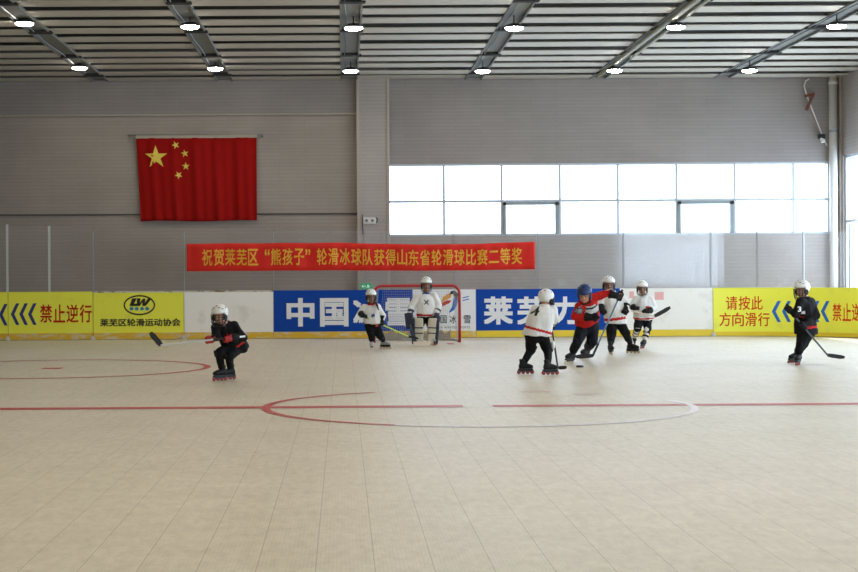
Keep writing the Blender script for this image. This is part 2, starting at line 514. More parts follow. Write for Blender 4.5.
# far wall : left bay, window bay
colx0, colx1 = at(358, 150, YW).x, at(388, 150, YW).x
zt = at(200, 115, YW).z      # pale ledge on the left bay
wz0, wz1 = at(600, 235, YW).z, at(600, 163, YW).z
wx1 = at(829, 200, YW).x
bm = bmesh.new()
box(bm, XL - .2, colx0 + .05, YW, YW + .3, 0, zt, 0)
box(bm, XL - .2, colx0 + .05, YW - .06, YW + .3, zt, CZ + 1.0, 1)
box(bm, colx0 + .05, XR + .2, YW, YW + .3, 0, wz0, 0)
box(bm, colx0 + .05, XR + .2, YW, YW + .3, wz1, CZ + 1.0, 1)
box(bm, colx0 + .05, colx1, YW, YW + .3, wz0, wz1, 0)
box(bm, wx1, XR + .2, YW, YW + .3, wz0, wz1, 0)
struct('wall_back', bm, [M['wall'], M['wall_top']])
bm = bmesh.new(); box(bm, colx0, colx1, YW - .22, YW + .05, 0, CZ + .4)
wc = struct('wall_column', bm, M['column'])
for s in (colx0, colx1):
    obj('corner_strip', boxm(s - .03, s + .03, YW - .24, YW - .19, 0, CZ), M['trim'], wc)
struct('trim_1', boxm(XL, colx0, YW - .10, YW - .02, zt - .02, zt + .02), M['trim'])

# far windows, eight bays and two rows
xs = [at(p, 200, YW).x for p in (388, 444, 501.8, 560, 618, 676.6, 734.8, 793.4, 829)]
zm = at(600, 200.5, YW).z
w1 = thing('window_1', None, None, (0, YW, wz0)); w1['kind'] = 'structure'
bm = bmesh.new(); fy0, fy1 = YW - .0, YW + .12
for i, x in enumerate(xs):
    box(bm, x - .028, x + .028, fy0, fy1, wz0, wz1)
for z in (wz0 + .02, zm, wz1 - .02):
    box(bm, xs[0], xs[-1], fy0 + .01, fy1 - .01, z - .03, z + .03)
obj('window_frame', bm, M['alu'], w1)
for i in range(8):
    for (za, zb) in ((wz0, zm), (zm, wz1)):
        obj('pane', boxm(xs[i] + .02, xs[i + 1] - .02, YW + .05, YW + .06, za + .02, zb - .02), M['pane'], w1)
for i in (2, 5):
    bm = bmesh.new(); a, b, z0, z1 = xs[i] + .03, xs[i + 1] - .03, wz0 + .02, zm - .03
    box(bm, a, a + .07, fy0 - .03, fy0 + .05, z0, z1); box(bm, b - .09, b, fy0 - .03, fy0 + .05, z0, z1)
    box(bm, a, b, fy0 - .03, fy0 + .05, z1 - .07, z1)
    obj('casement', bm, M['alu_dark'], w1)
portal(((xs[0] + xs[-1]) / 2, YW + .2, (wz0 + wz1) / 2), (-math.pi / 2, 0, 0), xs[-1] - xs[0], wz1 - wz0)

# right wall with its run of windows
RZ0, RZ1, RY0, RY1 = 0.9, 4.16, 1.0, 36.7
bm = bmesh.new()
box(bm, XR, XR + .3, RY1, YW, 0, CZ + 1)
box(bm, XR, XR + .3, YN, RY0, 0, CZ + 1)
box(bm, XR, XR + .3, RY0, RY1, 0, RZ0)
box(bm, XR, XR + .3, RY0, RY1, RZ1, CZ + 1)
struct('wall_right', bm, M['column'])
struct('trim_2', boxm(XR - .05, XR + .02, YW - .12, YW - .04, 0, CZ), M['trim'])
nb = 14
for i in range(nb):
    ya = RY0 + (RY1 - RY0) * i / nb; yb = RY0 + (RY1 - RY0) * (i + 1) / nb
    w = thing('window_%d' % (i + 2), None, None, (XR, ya, RZ0)); w['kind'] = 'structure'
    bm = bmesh.new()
    for y in (ya + .03, (ya + yb) / 2, yb - .03): box(bm, XR + .05, XR + .13, y - .03, y + .03, RZ0, RZ1)
    for z in (RZ0 + .03, 2.6, RZ1 - .03): box(bm, XR + .06, XR + .12, ya, yb, z - .03, z + .03)
    obj('window_frame', bm, M['alu'], w)
    obj('pane', boxm(XR + .085, XR + .095, ya + .03, yb - .03, RZ0 + .03, RZ1 - .03), M['pane'], w)
portal((XR + .25, (RY0 + RY1) / 2, (RZ0 + RZ1) / 2), (math.pi / 2, 0, math.pi / 2), RY1 - RY0, RZ1 - RZ0)

struct('wall_left', boxm(XL - .3, XL, YN, YW, 0, CZ + 1), M['wall'])
struct('wall_front', boxm(XL - .3, XR + .3, YN - .3, YN, 0, CZ + 1), M['wall'])

# ceiling: dark deck, pale slats in bays between grey service channels
ceiling = struct('ceiling', boxm(XL - .3, XR + .3, YN - .3, YW + .3, CZ + .75, CZ + .95), M['deck'])
PITCH = 1.015
beams = [0.17 + 2.95 * n for n in range(-3, 4)]
edges = [XL] + beams + [XR]
for i in range(len(edges) - 1):
    a = edges[i] + (.2 if i else 0); b = edges[i + 1] - (.2 if i < len(edges) - 2 else 0)
    bm = bmesh.new(); y = YW - .06
    while y > YN:
        jit = random.uniform(-.012, .012)
        box(bm, a, b, y - .60, y, CZ + jit, CZ + .015 + jit)
        box(bm, a, b, y - .02, y, CZ + jit, CZ + .05 + jit)
        y -= PITCH
    obj('ceiling_slats', bm, M['slat'], ceiling)
for i, x in enumerate(beams):
    bm = bmesh.new(); box(bm, x - .2, x + .2, YN, YW - .06, CZ + .03, CZ + .05)
    box(bm, x - .2, x - .17, YN, YW - .06, CZ - .02, CZ + .05); box(bm, x + .17, x + .2, YN, YW - .06, CZ - .02, CZ + .05)
    ch = obj('service_channel', bm, M['channel'], ceiling)
    bm = bmesh.new()
    for y in (26.2, 29.3, 32.6, 35.6): box(bm, x - .2, x + .24, y, y + .2, CZ - .03, CZ + .06)
    obj('cross_bracket', bm, M['steel_dark'], ch)
    bm = bmesh.new()
    pts = [V((x - .10 + .02 * math.sin(q * 1.3 + i), 22 + q * .7, CZ - .01)) for q in range(20)]
    tube(bm, pts, 0.011, 6)
    obj('cable_run', bm, M['alu_dark'] if i in (1, 2, 5) else M['cable'], ch)
bm = bmesh.new()
tube(bm, [V((beams[5] - .12, 22, CZ - .08)), V((beams[5] - .12, 36, CZ - .06))], 0.05, 8)
tube(bm, [V((beams[5] + .1, 22, CZ - .05)), V((beams[5] + .1, 33, CZ - .05))], 0.035, 8)
obj('duct_pipe', bm, mat('olive_pipe', (0.20, 0.19, 0.11), 0.5), ceiling)

# ------------------------------------------------------------------ ceiling lamps
NEAR = [(24.5, 23.4), (190, 26.6), (353.4, 28), (514, 28), (676, 27), (836.7, 26)]
FAR = [(79.7, 67.8), (215.4, 68.5), (350.6, 71), (482.8, 71), (614.6, 70.4), (749.6, 70.4)]
ORD = ['leftmost', 'second from left', 'third from left', 'fourth from left', 'second from right', 'rightmost']
def lamp(p, label, r=0.17):
    t = thing('ceiling_lamp', label, 'lamp', (p.x, p.y, p.z), 'round ceiling lamps')
    bm = bmesh.new()
    prof = [(0.01, .075), (r * .55, .075), (r * .8, .05), (r * 1.06, .03), (r * 1.08, .005), (r * .98, .0)]
    loft(bm, [ering(p + V((0, 0, z)), V((1, 0, 0)), V((0, 1, 0)), q, q, 24) for q, z in prof])
    obj('housing', bm, M['lamp_body'], t, True)
    bm = bmesh.new()
    loft(bm, [ering(p + V((0, 0, -z)), V((1, 0, 0)), V((0, 1, 0)), q, q, 24) for q, z in ((r * .97, -.004), (r * .95, .012), (r * .8, .03), (r * .5, .042), (r * .1, .045))])
    obj('lens', bm, M['lamp'], t, True)
    bm = bmesh.new(); tube(bm, [p + V((0, 0, .07)), V((p.x, p.y, CZ + .03))], .012, 8)
    obj('hanger', bm, M['steel_dark'], t)
for i, (a, b) in enumerate(NEAR):
    lamp(at(a, b, 28.05), 'round lit ceiling lamp, %s in the row nearer the top edge' % ORD[i])
for i, (a, b) in enumerate(FAR):
    lamp(at(a, b, 34.0), 'round lit ceiling lamp, %s in the row nearest the back wall' % ORD[i])

# ------------------------------------------------------------------ rink boards
XC, RC = 8.15, 3.35       # where the corner starts, its radius
YCc = YB - RC
def bpt(u, z, off=0.0):
    """point on the rink side of the boards: u runs along them, off goes outwards"""
    if u <= XC: return V((u, YB + off, z))
    t = (u - XC) / RC
    if t <= math.pi / 2:
        return V((XC + (RC + off) * math.sin(t), YCc + (RC + off) * math.cos(t), z))
    return V((XC + RC + off, YCc - (u - XC - RC * math.pi / 2), z))
def proj(p):
    x = p.x * F / p.y; y = (HC - p.z) * F / p.y
    return VPX + x + ROLL * y, VPY + y - ROLL * x
def u_at(px, z=0.6):
    lo, hi = -12.0, XC + RC * 1.3
    for _ in range(50):
        m_ = (lo + hi) / 2
        if proj(bpt(m_, z))[0] < px: lo = m_
        else: hi = m_
    return lo
BT = 1.07
def sheet(ua, ub, z0, z1, o0, o1):
    bm = bmesh.new(); n = max(1, int((ub - ua) / .12)) if ub > XC else 1
    rings = []
    for k in range(n + 1):
        u = ua + (ub - ua) * k / n
        rings.append([bpt(u, z0, o0), bpt(u, z0, o1), bpt(u, z1, o1), bpt(u, z1, o0)])
    loft(bm, rings)
    return bm
def board(ua, ub, face, label, kick='kick', wear=False, kh=.155):
    g = .006
    t = thing('rink_board', label, 'board', tuple(bpt((ua + ub) / 2, 0)), 'rink boards')
    obj('backing', sheet(ua + g, ub - g, 0.0, BT, .012, .07), M['board_back'], t)
    obj('face_panel', sheet(ua + g, ub - g, kh - .02, BT - (.03 if wear else 0), 0, .012), M[face], t)
    obj('kick_strip', sheet(ua + g, ub - g, .012, kh, -.008, .012), M[kick], t)
    if wear:
        obj('worn_top_edge', sheet(ua + g, ub - g, BT - .03, BT + .004, -.003, .07), M['board_wear'], t)
    for u in (ua + .1, ub - .1):
        bm = bmesh.new(); p = bpt(u, 0, .07)
        d = (bpt(u + .01, 0) - bpt(u - .01, 0)).normalized(); o = V((-d.y, d.x, 0))
        obox(bm, p + o * .12 + V((0, 0, .03)), d, o, V((0, 0, 1)), .03, .12, .03)
        obox(bm, p + o * .03 + V((0, 0, .5)), d, o, V((0, 0, 1)), .03, .03, .45)
        obj('brace', bm, M['steel_dark'], t)
    return t
def on_board(px0, px1, py0, py1, off=-.003):
    """picture rectangle -> mapping on the boards"""
    ua, ub = u_at(px0), u_at(px1)
    Ya, Yb = bpt(ua, 0).y, bpt(ub, 0).y
    pm = (px0 + px1) / 2; Ym = (Ya + Yb) / 2
    z0, z1 = at(pm, py1, Ym).z, at(pm, py0, Ym).z
    return lambda u, v: bpt(ua + (ub - ua) * u, z0 + (z1 - z0) * v, off)

U = {p: u_at(p) for p in (8, 93, 184, 273.5, 476, 620, 713)}
bA = board(XL + .3, U[8], 'yellow', 'yellow rink board cut by the left edge of the photo')
bB = board(U[8], U[93], 'yellow', 'yellow rink board with blue chevrons and four red characters, at left')
bC = board(U[93], U[184], 'yellow', 'yellow rink board with oval club emblem and black characters', wear=True)
bD = board(U[184], U[273.5], 'board_white', 'scuffed blank white rink board between yellow emblem board and blue board', wear=True)
bE = board(U[273.5], U[476], 'blue', 'long rink board behind the goal, blue with white characters and a white logo end')
bG = board(U[476], U[620], 'blue', 'blue rink board with white characters right of the goal', kick='kick_clean')
bH = board(U[620], U[713], 'board_white', 'white rink board with pink stickers between blue board and yellow corner board', kick='kick_clean')
bI = board(U[713], XC + RC * 1.57 + 2.0, 'yellow', 'curved yellow corner rink board with red characters and blue chevrons, at right', kick='kick_clean', kh=.10)

def write(s, px0, px1, py0, py1, m, parent, bold=0.02, off=-.003, each=False, name='lettering'):
    if not each:
        return flat(name, text_verts(s, bold), on_board(px0, px1, py0, py1, off), M[m], parent)
    n = len(s); w = (px1 - px0) / n
    for i, ch in enumerate(s):
        flat(name, text_verts(ch, bold), on_board(px0 + w * (i + .05), px0 + w * (i + .95), py0, py1, off), M[m], parent)
CHEV = poly([(0.0, .5), (.62, 1), (1, 1), (.42, .5), (1, 0), (.62, 0)])
CHEVF = (CHEV[0], [(0, 3, 2, 1), (0, 5, 4, 3)])
def chevron(px0, px1, py0, py1, m, parent):
    flat('chevron', CHEVF, on_board(px0, px1, py0, py1), M[m], parent)
# far left
chevron(-1, 7.6, 304, 325.5, 'navy_print', bA)
for a in (10.8, 19.3, 28.0): chevron(a, a + 8.6, 303.3, 325, 'navy_print', bB)
write('禁止逆行', 39.5, 92.3, 304.5, 322.5, 'red_print', bB, .014, each=True)
# emblem board
def oval(n=48): return [(.5 + .5 * math.cos(2 * math.pi * k / n), .5 + .5 * math.sin(2 * math.pi * k / n)) for k in range(n)]
def disc(n=20):
    pts = [(.5, .5)]; fs = []
    for q in range(1, 5): pts += [(.5 + (u - .5) * q / 4, .5 + (v - .5) * q / 4) for u, v in oval(n)]
    for k in range(n):
        fs.append((0, 1 + k, 1 + (k + 1) % n))
        for q in range(3):
            a = 1 + q * n; fs.append((a + k, a + n + k, a + n + (k + 1) % n, a + (k + 1) % n))
    return pts, fs
def oval_ring(t=.07, n=48):
    a = oval(n); b = [(.5 + (u - .5) * (1 - t * 1.3), .5 + (v - .5) * (1 - t * 2.2)) for u, v in a]
    return a + b, [(k, (k + 1) % n, n + (k + 1) % n, n + k) for k in range(n)]
flat('emblem_ring', oval_ring(), on_board(123.6, 155.2, 295, 315.3), M['black_print'], bC)
LET_L = [(.10, 1), (.36, 1), (.20, .30), (.46, .30), (.40, 0), (-.06, 0)]
LET_W = [(.36, 1), (.56, 1), (.52, .42), (.70, .95), (.84, .95), (.80, .42), (.98, 1), (1.2, 1), (.84, 0), (.66, 0), (.66, .5), (.52, 0), (.36, 0)]
flat('emblem_letter', (LET_L, [(0, 2, 1), (0, 5, 2), (5, 4, 3), (5, 3, 2)]), on_board(130.5, 148.5, 298.3, 306), M['black_print'], bC)
flat('emblem_letter', (LET_W, [(0, 12, 2), (0, 2, 1), (12, 11, 2), (11, 10, 3), (11, 3, 2), (10, 4, 3), (10, 9, 4), (9, 5, 4), (9, 8, 5), (8, 6, 5), (8, 7, 6)]), on_board(130.5, 148.5, 298.3, 306), M['black_print'], bC)
for q in range(4):
    flat('emblem_dot', poly(oval(12)), on_board(129.6 + q * 5.2, 133.6 + q * 5.2, 306.8, 310.6), M['teal_print'], bC)
write('莱芜区轮滑运动协会', 100, 180.5, 318.6, 326.3, 'black_print', bC, .025)
# blue board behind the goal
for s, a, b in (('中', 286.5, 314.5), ('国', 320, 348.5), ('冰', 353, 381), ('雪', 385.4, 411.5)):
    flat('lettering', text_verts(s, .035), on_board(a, b, 298, 326.5), M['white_print'], bE)
obj('white_end', sheet(u_at(412.7), U[476] - .006, .155, BT, -.002, 0), M['white_print'], bE)
def sw(pts, px0, px1, py0, py1, m):
    n = len(pts) // 2
    flat('logo_stroke', (pts, [(k, k + 1, len(pts) - 2 - k, len(pts) - 1 - k) for k in range(n - 1)]), on_board(px0, px1, py0, py1, -.006), M[m], bE)
# figure made of four brush strokes (each given as upper edge then lower edge back)
sw([(0, .45), (.25, .92), (.6, 1), (1, .62), (.85, .0), (.6, .25), (.45, .62), (.2, .6)], 448.6, 458.6, 290.4, 300, 'black_print')
sw([(0, .0), (.2, .62), (.6, .95), (1, 1), (.95, .6), (.7, .4), (.45, .25), (.05, -.05)], 441.0, 451.5, 293.8, 302.4, 'orange_print')
sw([(0, .12), (.3, .65), (.7, 1), (1, .95), (.85, .65), (.6, .45), (.3, .2), (.0, .0)], 437.4, 451.4, 300.2, 308.6, 'red_print')
sw([(.0, .02), (.35, .4), (.45, .8), (.55, 1), (1, .9), (.85, .5), (.6, .2), (.12, 0)], 448.8, 458.2, 298, 312.6, 'blue_print2')
for s, a, b in (('中', 433.5, 438.8), ('国', 440.5, 446.6), ('冰', 449.4, 456.4), ('雪', 463.6, 470.6)):
    flat('lettering', text_verts(s, .01), on_board(a, b, 315.2, 323.4, -.005), M['black_print'], bE)
write('CHINA WINTER SPORTS', 432, 470, 326.3, 328.6, 'black_print', bE, .0, -.005)
for q in range(2):
    flat('logo_stroke', poly([(0, 0), (1, .6), (1, 1), (0, .4)]), on_board(462.5, 469, 296 + q * 2.6, 298.4 + q * 2.6, -.005), M['blue_print2'], bE)
# blue board right of the goal
for s, a, b in (('莱', 483.7, 513), ('芜', 517, 546), ('力', 553, 579)):
    flat('lettering', text_verts(s, .035), on_board(a, b, 296.5, 324.5), M['white_print'], bG)
flat('sticker', poly([(0, 0), (1, 0), (1, 1), (0, 1)]), on_board(654.8, 663.8, 292, 299.8), M['pink_print'], bH)
flat('sticker', poly([(0, 0), (1, 0), (1, 1), (0, 1)]), on_board(629.5, 634, 291.5, 298), M['pink_print'], bH)
# corner board
write('请按此', 725.3, 763.3, 296.2, 309.8, 'orange_red_print', bI, .008, each=True)
write('方向滑行', 718.6, 770.2, 312.6, 326.2, 'orange_red_print', bI, .008, each=True)
for a, b in ((771.8, 781), (782, 791), (792, 800.6), (801.6, 810), (811.2, 819.5), (820.8, 829.6)): chevron(a, b, 301, 322, 'blue_print2', bI)
write('禁止逆行', 832.2, 871, 303.4, 321, 'orange_red_print', bI, .01, each=True)

# small pale joint feet at board seams
for p, lab in ((8, 'small pale joint foot at the base of the seam left of the chevrons'), (93, 'small pale joint foot at the seam before the emblem board'),
               (184, 'small pale joint foot at the seam after the emblem board'), (713, 'small white joint foot where the yellow corner board starts')):
    b0 = bpt(U[p], 0, -.05)
    bm = bmesh.new()
    loft(bm, [ering(b0 + V((0, 0, z)), V((1, 0, 0)), V((0, 1, 0)), r, r * .45, 12, .7) for r, z in ((.06, .0), (.058, .03), (.03, .06), (.026, .09))])
    tag(obj('joint_foot', bm, M['j_grey'], None, True), lab, 'bracket', 'joint feet at the boards')

# ------------------------------------------------------------------ rink glass
def gz(py): return HC - (py - VPY) * (YB + .04) / F
GLASS = [(-60, 7, 226), (7, 49, 226), (49, 93, 227), (93, 184, 228), (184, 273.5, 229), (273.5, 364, 230), (364, 454, 231), (454, 537.5, 232.2), (537.5, 623.6, 232.2), (623.6, 711, 232.8), (711, 757, 233), (757, 803, 233), (803, 849, 233), (849, 880, 233)]
gname = ['cut by the left edge', 'between the two bright posts at left', 'right of the second bright post', 'above the oval emblem board', 'above the blank white board at left', 'above the first blue characters, behind the banner', 'behind the goal', 'right of the goal under the banner end', 'above the second blue board', 'above the white board right of the players', 'above the start of the yellow corner board', 'behind the rightmost black-clad player, left side', 'behind the rightmost black-clad player, right side', 'in the corner at the right edge']
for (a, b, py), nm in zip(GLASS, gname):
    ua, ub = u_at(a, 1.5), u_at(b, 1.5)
    milky = a > 500
    o = obj('glass_screen', sheet(ua + .024, ub - .024, BT + .005, gz(py + ROLL * ((a + b) / 2 - VPX)), .03, .042), M['glass_glare' if milky else 'glass'])
    tag(o, ('hazy' if milky else 'clear') + ' rink glass panel ' + nm, 'glass', 'rink glass panels')
POSTS = [(7, 224.5, 'post', .022), (49, 226, 'post', .022), (93, 232, 'post_dark', .009), (184, 232, 'post_dark', .009), (273.5, 232, 'post_dark', .009), (364, 232, 'post_dark', .009), (454, 232, 'post_dark', .008), (537.5, 227, 'post_dark', .01), (623.6, 226, 'post_dark', .01), (711, 226.5, 'post_dark', .01), (757, 226, 'post_dark', .01), (803, 224.5, 'post_dark', .011), (849, 226, 'post_dark', .01)]
pn = ['leftmost, bright aluminium', 'second bright aluminium one from the left', 'thin, over the seam before the emblem board', 'thin, over the seam after the emblem board', 'thin, where the first blue board starts', 'thin, behind the banner over the first blue board', 'thin, above the goal', 'thin, right of the banner end', 'thin, above the white jersey players', 'thin, over the start of the yellow corner board', 'thin, above the red characters of the corner board', 'thin, above the white helmet at right', 'thin, in the corner at the right edge']
for (p, py, m, w), nm in zip(POSTS, pn):
    u = u_at(p, 1.5); c = bpt(u, 0, .036); d = (bpt(u + .01, 0) - bpt(u - .01, 0)).normalized(); o_ = V((-d.y, d.x, 0))
    z1 = gz(py + ROLL * (p - VPX)); bm = bmesh.new()
    obox(bm, V((c.x, c.y, (BT + z1) / 2)), d, o_, V((0, 0, 1)), w, .02, (z1 - BT) / 2)
    tag(obj('upright_post', bm, M[m]), 'upright glass post, ' + nm, 'post', 'rink glass posts')

# ------------------------------------------------------------------ banner on the glass
pa, pb = at(186.5, 243.5, YB - .03), at(535, 271, YB - .03)
bx0, bx1 = pa.x, pb.x
bz1 = at(186.5, 243.5, YB).z; bz0 = at(186.5, 271.2, YB).z
def bfn(u, v, off=0.0):
    x = bx0 + (bx1 - bx0) * u
    sag = -.05 * math.sin(math.pi * max(0, (u - .45) / .55)) if u > .45 else 0
    sag -= .012 * (1 + math.sin(u * 40)) * .3
    y = YB - .035 + .012 * math.sin(u * 55 + v * 2) + .008 * math.sin(u * 131)
    z = bz0 + (bz1 - bz0) * v + sag * (.4 + .6 * v) - .0003
    return V((x, y - off, z))
def grid_cloth(name, fn, nu, nv, m, parent, thick=.004):
    bm = bmesh.new()
    fr = [[bm.verts.new(fn(i / nu, j / nv, 0)) for j in range(nv + 1)] for i in range(nu + 1)]
    bk = [[bm.verts.new(fn(i / nu, j / nv, -thick)) for j in range(nv + 1)] for i in range(nu + 1)]
    for i in range(nu):
        for j in range(nv):
            bm.faces.new((fr[i][j], fr[i + 1][j], fr[i + 1][j + 1], fr[i][j + 1]))
            bm.faces.new((bk[i][j], bk[i][j + 1], bk[i + 1][j + 1], bk[i + 1][j]))
    for j in range(nv):
        bm.faces.new((fr[0][j], fr[0][j + 1], bk[0][j + 1], bk[0][j])); bm.faces.new((fr[nu][j], bk[nu][j], bk[nu][j + 1], fr[nu][j + 1]))
    for i in range(nu):
        bm.faces.new((fr[i][0], bk[i][0], bk[i + 1][0], fr[i + 1][0])); bm.faces.new((fr[i][nv], fr[i + 1][nv], bk[i + 1][nv], bk[i][nv]))
    return obj(name, bm, m, parent, True)
ban = thing('banner', 'long red cloth banner with yellow characters hung along the rink glass', 'banner', (bx0, YB - .03, bz0))
grid_cloth('banner_cloth', bfn, 200, 6, M['banner'], ban)
S = '祝贺莱芜区“熊孩子”轮滑冰球队获得山东省轮滑球比赛二等奖'
# character positions measured along the banner
cells = []
x = 201.5
step = (522.5 - 201.5) / 28
for ch in S:
    w = step
    cells.append((ch, x, x + w)); x += w
k_end = (522.5 - 201.5) / (x - 201.5)
for ch, a, b in cells:
    a = 201.5 + (a - 201.5) * k_end; b = 201.5 + (b - 201.5) * k_end
    g = (b - a) * .06
    u0, u1 = (a + g - 186.5) / 348.5, (b - g - 186.5) / 348.5
    v0, v1 = (.2, .8) if ch not in '“”' else (.56, .78)
    if ch == '二': v0, v1 = .26, .72
    if ch == '“': u0 = u1 - .014
    if ch == '”': u1 = u0 + .014
    flat('lettering', text_verts(ch, .013), lambda u, v, u0=u0, u1=u1, v0=v0, v1=v1: bfn(u0 + (u1 - u0) * u, v0 + (v1 - v0) * v, .006), M['gold'], ban)

# ------------------------------------------------------------------ flag on the far wall
f0, f1 = at(136, 138.2, YW - .12), at(257, 221.5, YW - .12)
fx0, fx1 = f0.x, f1.x
fz1 = f0.z; fz0 = at(257, 220.6, YW - .12).z
def ffn(u, v, off=0.0):
    x = fx0 + (fx1 - fx0) * (u + .035 * (1 - v) * (1 - u))
    dep = .018 + .02 * (1 - v)
    y = YW - .12 + dep * (math.sin(u * 34 + .6 * math.sin(v * 3)) * .6 + .5 * math.sin(u * 71 + 1 + v) + .35 * math.sin(u * 17 + v * 2))
    return V((x, y - off, fz0 + (fz1 - fz0) * v + .012 * math.sin(u * 9) * (1 - v)))
flg = thing('flag', 'red flag with five yellow stars hung on the back wall', 'flag', (fx0, YW - .1, fz0))
grid_cloth('flag_cloth', ffn, 160, 24, M['flag'], flg)
def starat(cx, cy, r, rot):
    u0 = (cx - r - 136) / 121; u1 = (cx + r - 136) / 121
    v0 = 1 - (cy + r - 138.2) / 82.6; v1 = 1 - (cy - r - 138.2) / 82.6
    flat('star', star_poly(rot), lambda u, v: ffn(u0 + (u1 - u0) * u, v0 + (v1 - v0) * v, .022), M['star'], flg)
starat(155.3, 157.3, 11.8, 0)
for cx, cy, rot in ((175.6, 145.4, .35), (184.4, 153.6, .15), (185, 166.3, 0), (177.4, 175.2, .5)): starat(cx, cy, 4.1, rot)
bm = bmesh.new(); tube(bm, [at(127.5, 135.2, YW - .1), at(263, 135.6, YW - .1)], .014, 8)
obj('rod', bm, M['channel'], flg)
bm = bmesh.new()
p0, p1 = at(136, 136, YW - .1), at(257, 136.2, YW - .1)
obox(bm, (p0 + p1) / 2 - V((0, .02, .015)), V((1, 0, 0)), V((0, 1, 0)), V((0, 0, 1)), (p1 - p0).length / 2, .01, .035)
obj('hem_sleeve', bm, M['trim'], flg)
for p in (129, 262):
    bm = bmesh.new(); q = at(p, 135.3, YW - .1); obox(bm, q + V((0, .05, 0)), V((1, 0, 0)), V((0, 1, 0)), V((0, 0, 1)), .02, .045, .03)
    obj('rod_bracket', bm, M['channel'], flg)

# wall cable, emergency lamp, exit sign
bm = bmesh.new()
zc = at(200, 213.8, YW).z
tube(bm, [V((XL + .3, YW - .03, zc)), V((colx0 - .02, YW - .03, zc - .02))], .016, 6)
tag(obj('wall_cable', bm, M['cable']), 'thin dark cable running along the back wall behind the flag', 'cable')
e = at(369.5, 220.6, YW - .24)
em = thing('emergency_light', 'white twin-head emergency light on the wall column above the banner', 'light', (e.x, e.y, e.z))
bm = bmesh.new(); obox(bm, e, V((1, 0, 0)), V((0, 1, 0)), V((0, 0, 1)), .15, .035, .075, .012); obj('housing', bm, M['white_pipe'], em)
for s in (-1, 1):
    bm = bmesh.new(); q = e + V((s * .07, -.04, .0)); cyl(bm, q, V((0, 1, 0)), .035, .03, 14); obj('lamp_head', bm, M['channel'], em)
bm = bmesh.new(); tube(bm, [e + V((.15, 0, -.05)), e + V((.19, 0, -.01)), e + V((.19, 0, .05)), e + V((.14, 0, .08))], .012, 6); obj('cord_loop', bm, M['cable'], em)
bm = bmesh.new(); q = at(362.6, 214, YW - .24); tube(bm, [V((q.x, q.y, q.z)), V((q.x, q.y, q.z - .2)), V((q.x + .01, q.y, q.z - .5))], .01, 6); obj('supply_cord', bm, M['cable'], em)
e = at(366.3, 286.2, YW - .25)
ex = thing('exit_sign', 'small green exit sign with arrow low on the wall column', 'sign', (e.x, e.y, e.z))
bm = bmesh.new(); obox(bm, e, V((1, 0, 0)), V((0, 1, 0)), V((0, 0, 1)), .135, .02, .065); obj('sign_box', bm, M['green'], ex)
def fe(u, v): return V((e.x - .135 + .27 * u, e.y - .023, e.z - .065 + .13 * v))
flat('arrow', ([(.08, .5), (.22, .8), (.22, .6), (.45, .6), (.45, .4), (.22, .4), (.22, .2)], [(0, 6, 5, 2), (0, 2, 1), (2, 5, 4, 3)]), fe, M['signwhite'], ex)
flat('running_figure', ([(.60, .78), (.68, .78), (.74, .6), (.86, .5), (.84, .44), (.72, .5), (.70, .35), (.78, .15), (.72, .12), (.64, .34), (.52, .15), (.48, .2), (.60, .45), (.56, .58)], [(0, 13, 12), (0, 12, 9), (0, 9, 6, 1), (1, 6, 5, 2), (2, 5, 4, 3), (12, 11, 10, 9), (9, 8, 7, 6)]), fe, M['signwhite'], ex)

# right corner: drain pipe, conduit and security camera
dp = at(833.3, 160, YW - .14)
pipe = thing('drain_pipe', 'white vertical pipe in the right corner beside the windows', 'pipe', (dp.x, dp.y, 0))
bm = bmesh.new(); tube(bm, [V((dp.x, dp.y, 0)), V((dp.x, dp.y, CZ - .01))], .095, 20); obj('pipe_run', bm, M['white_pipe'], pipe, True)
for py in (84, 131.5, 190, 240):
    bm = bmesh.new(); z = at(833, py, YW).z; tube(bm, [V((dp.x, dp.y, z - .03)), V((dp.x, dp.y, z + .03))], .105, 20); obj('collar', bm, M['alu_dark'] if py == 131.5 else M['white_pipe'], pipe)
bm = bmesh.new()
tube(bm, [at(809, 79, YW - .06), at(805.5, 81, YW - .06), at(804, 86, YW - .06), at(807, 96, YW - .06), at(812, 109, YW - .06), at(823, 137, YW - .06), at(827, 146, YW - .06)], .018, 8)
tag(obj('cable_conduit', bm, M['white_pipe']), 'bent white conduit slanting down the wall at upper right', 'conduit')
bm = bmesh.new()
a, b, c = at(805.5, 96, YW - .08), at(813.5, 94, YW - .10), at(806.8, 109.5, YW - .08)
for p, q in ((a, b), (b, c)):
    d, u, w = frame_axes(q - p); obox(bm, (p + q) / 2, d, u, w, (q - p).length / 2 + .02, .03, .03)
tag(obj('wall_bracket', bm, M['rust']), 'rusty brown angle bracket on the wall over the slanting conduit', 'bracket')
e = at(821.5, 136.5, YW - .16)
cm = thing('security_camera', 'small security camera on the wall above the last window bay', 'camera', (e.x, e.y, e.z))
bm = bmesh.new(); obox(bm, e, V((.8, -.6, 0)).normalized(), V((.6, .8, 0)).normalized(), V((0, 0, 1)), .08, .06, .055, .015); obj('housing', bm, M['steel_dark'], cm)
bm = bmesh.new(); cyl(bm, e + V((.01, -.04, -.09)), V((.2, -.3, -1)), .045, .1, 14); obj('lens_barrel', bm, M['white_pipe'], cm)
bm = bmesh.new(); tube(bm, [e + V((0, 0, .02)), e + V((0, .16, .06))], .02, 8); obj('mount', bm, M['steel_dark'], cm)

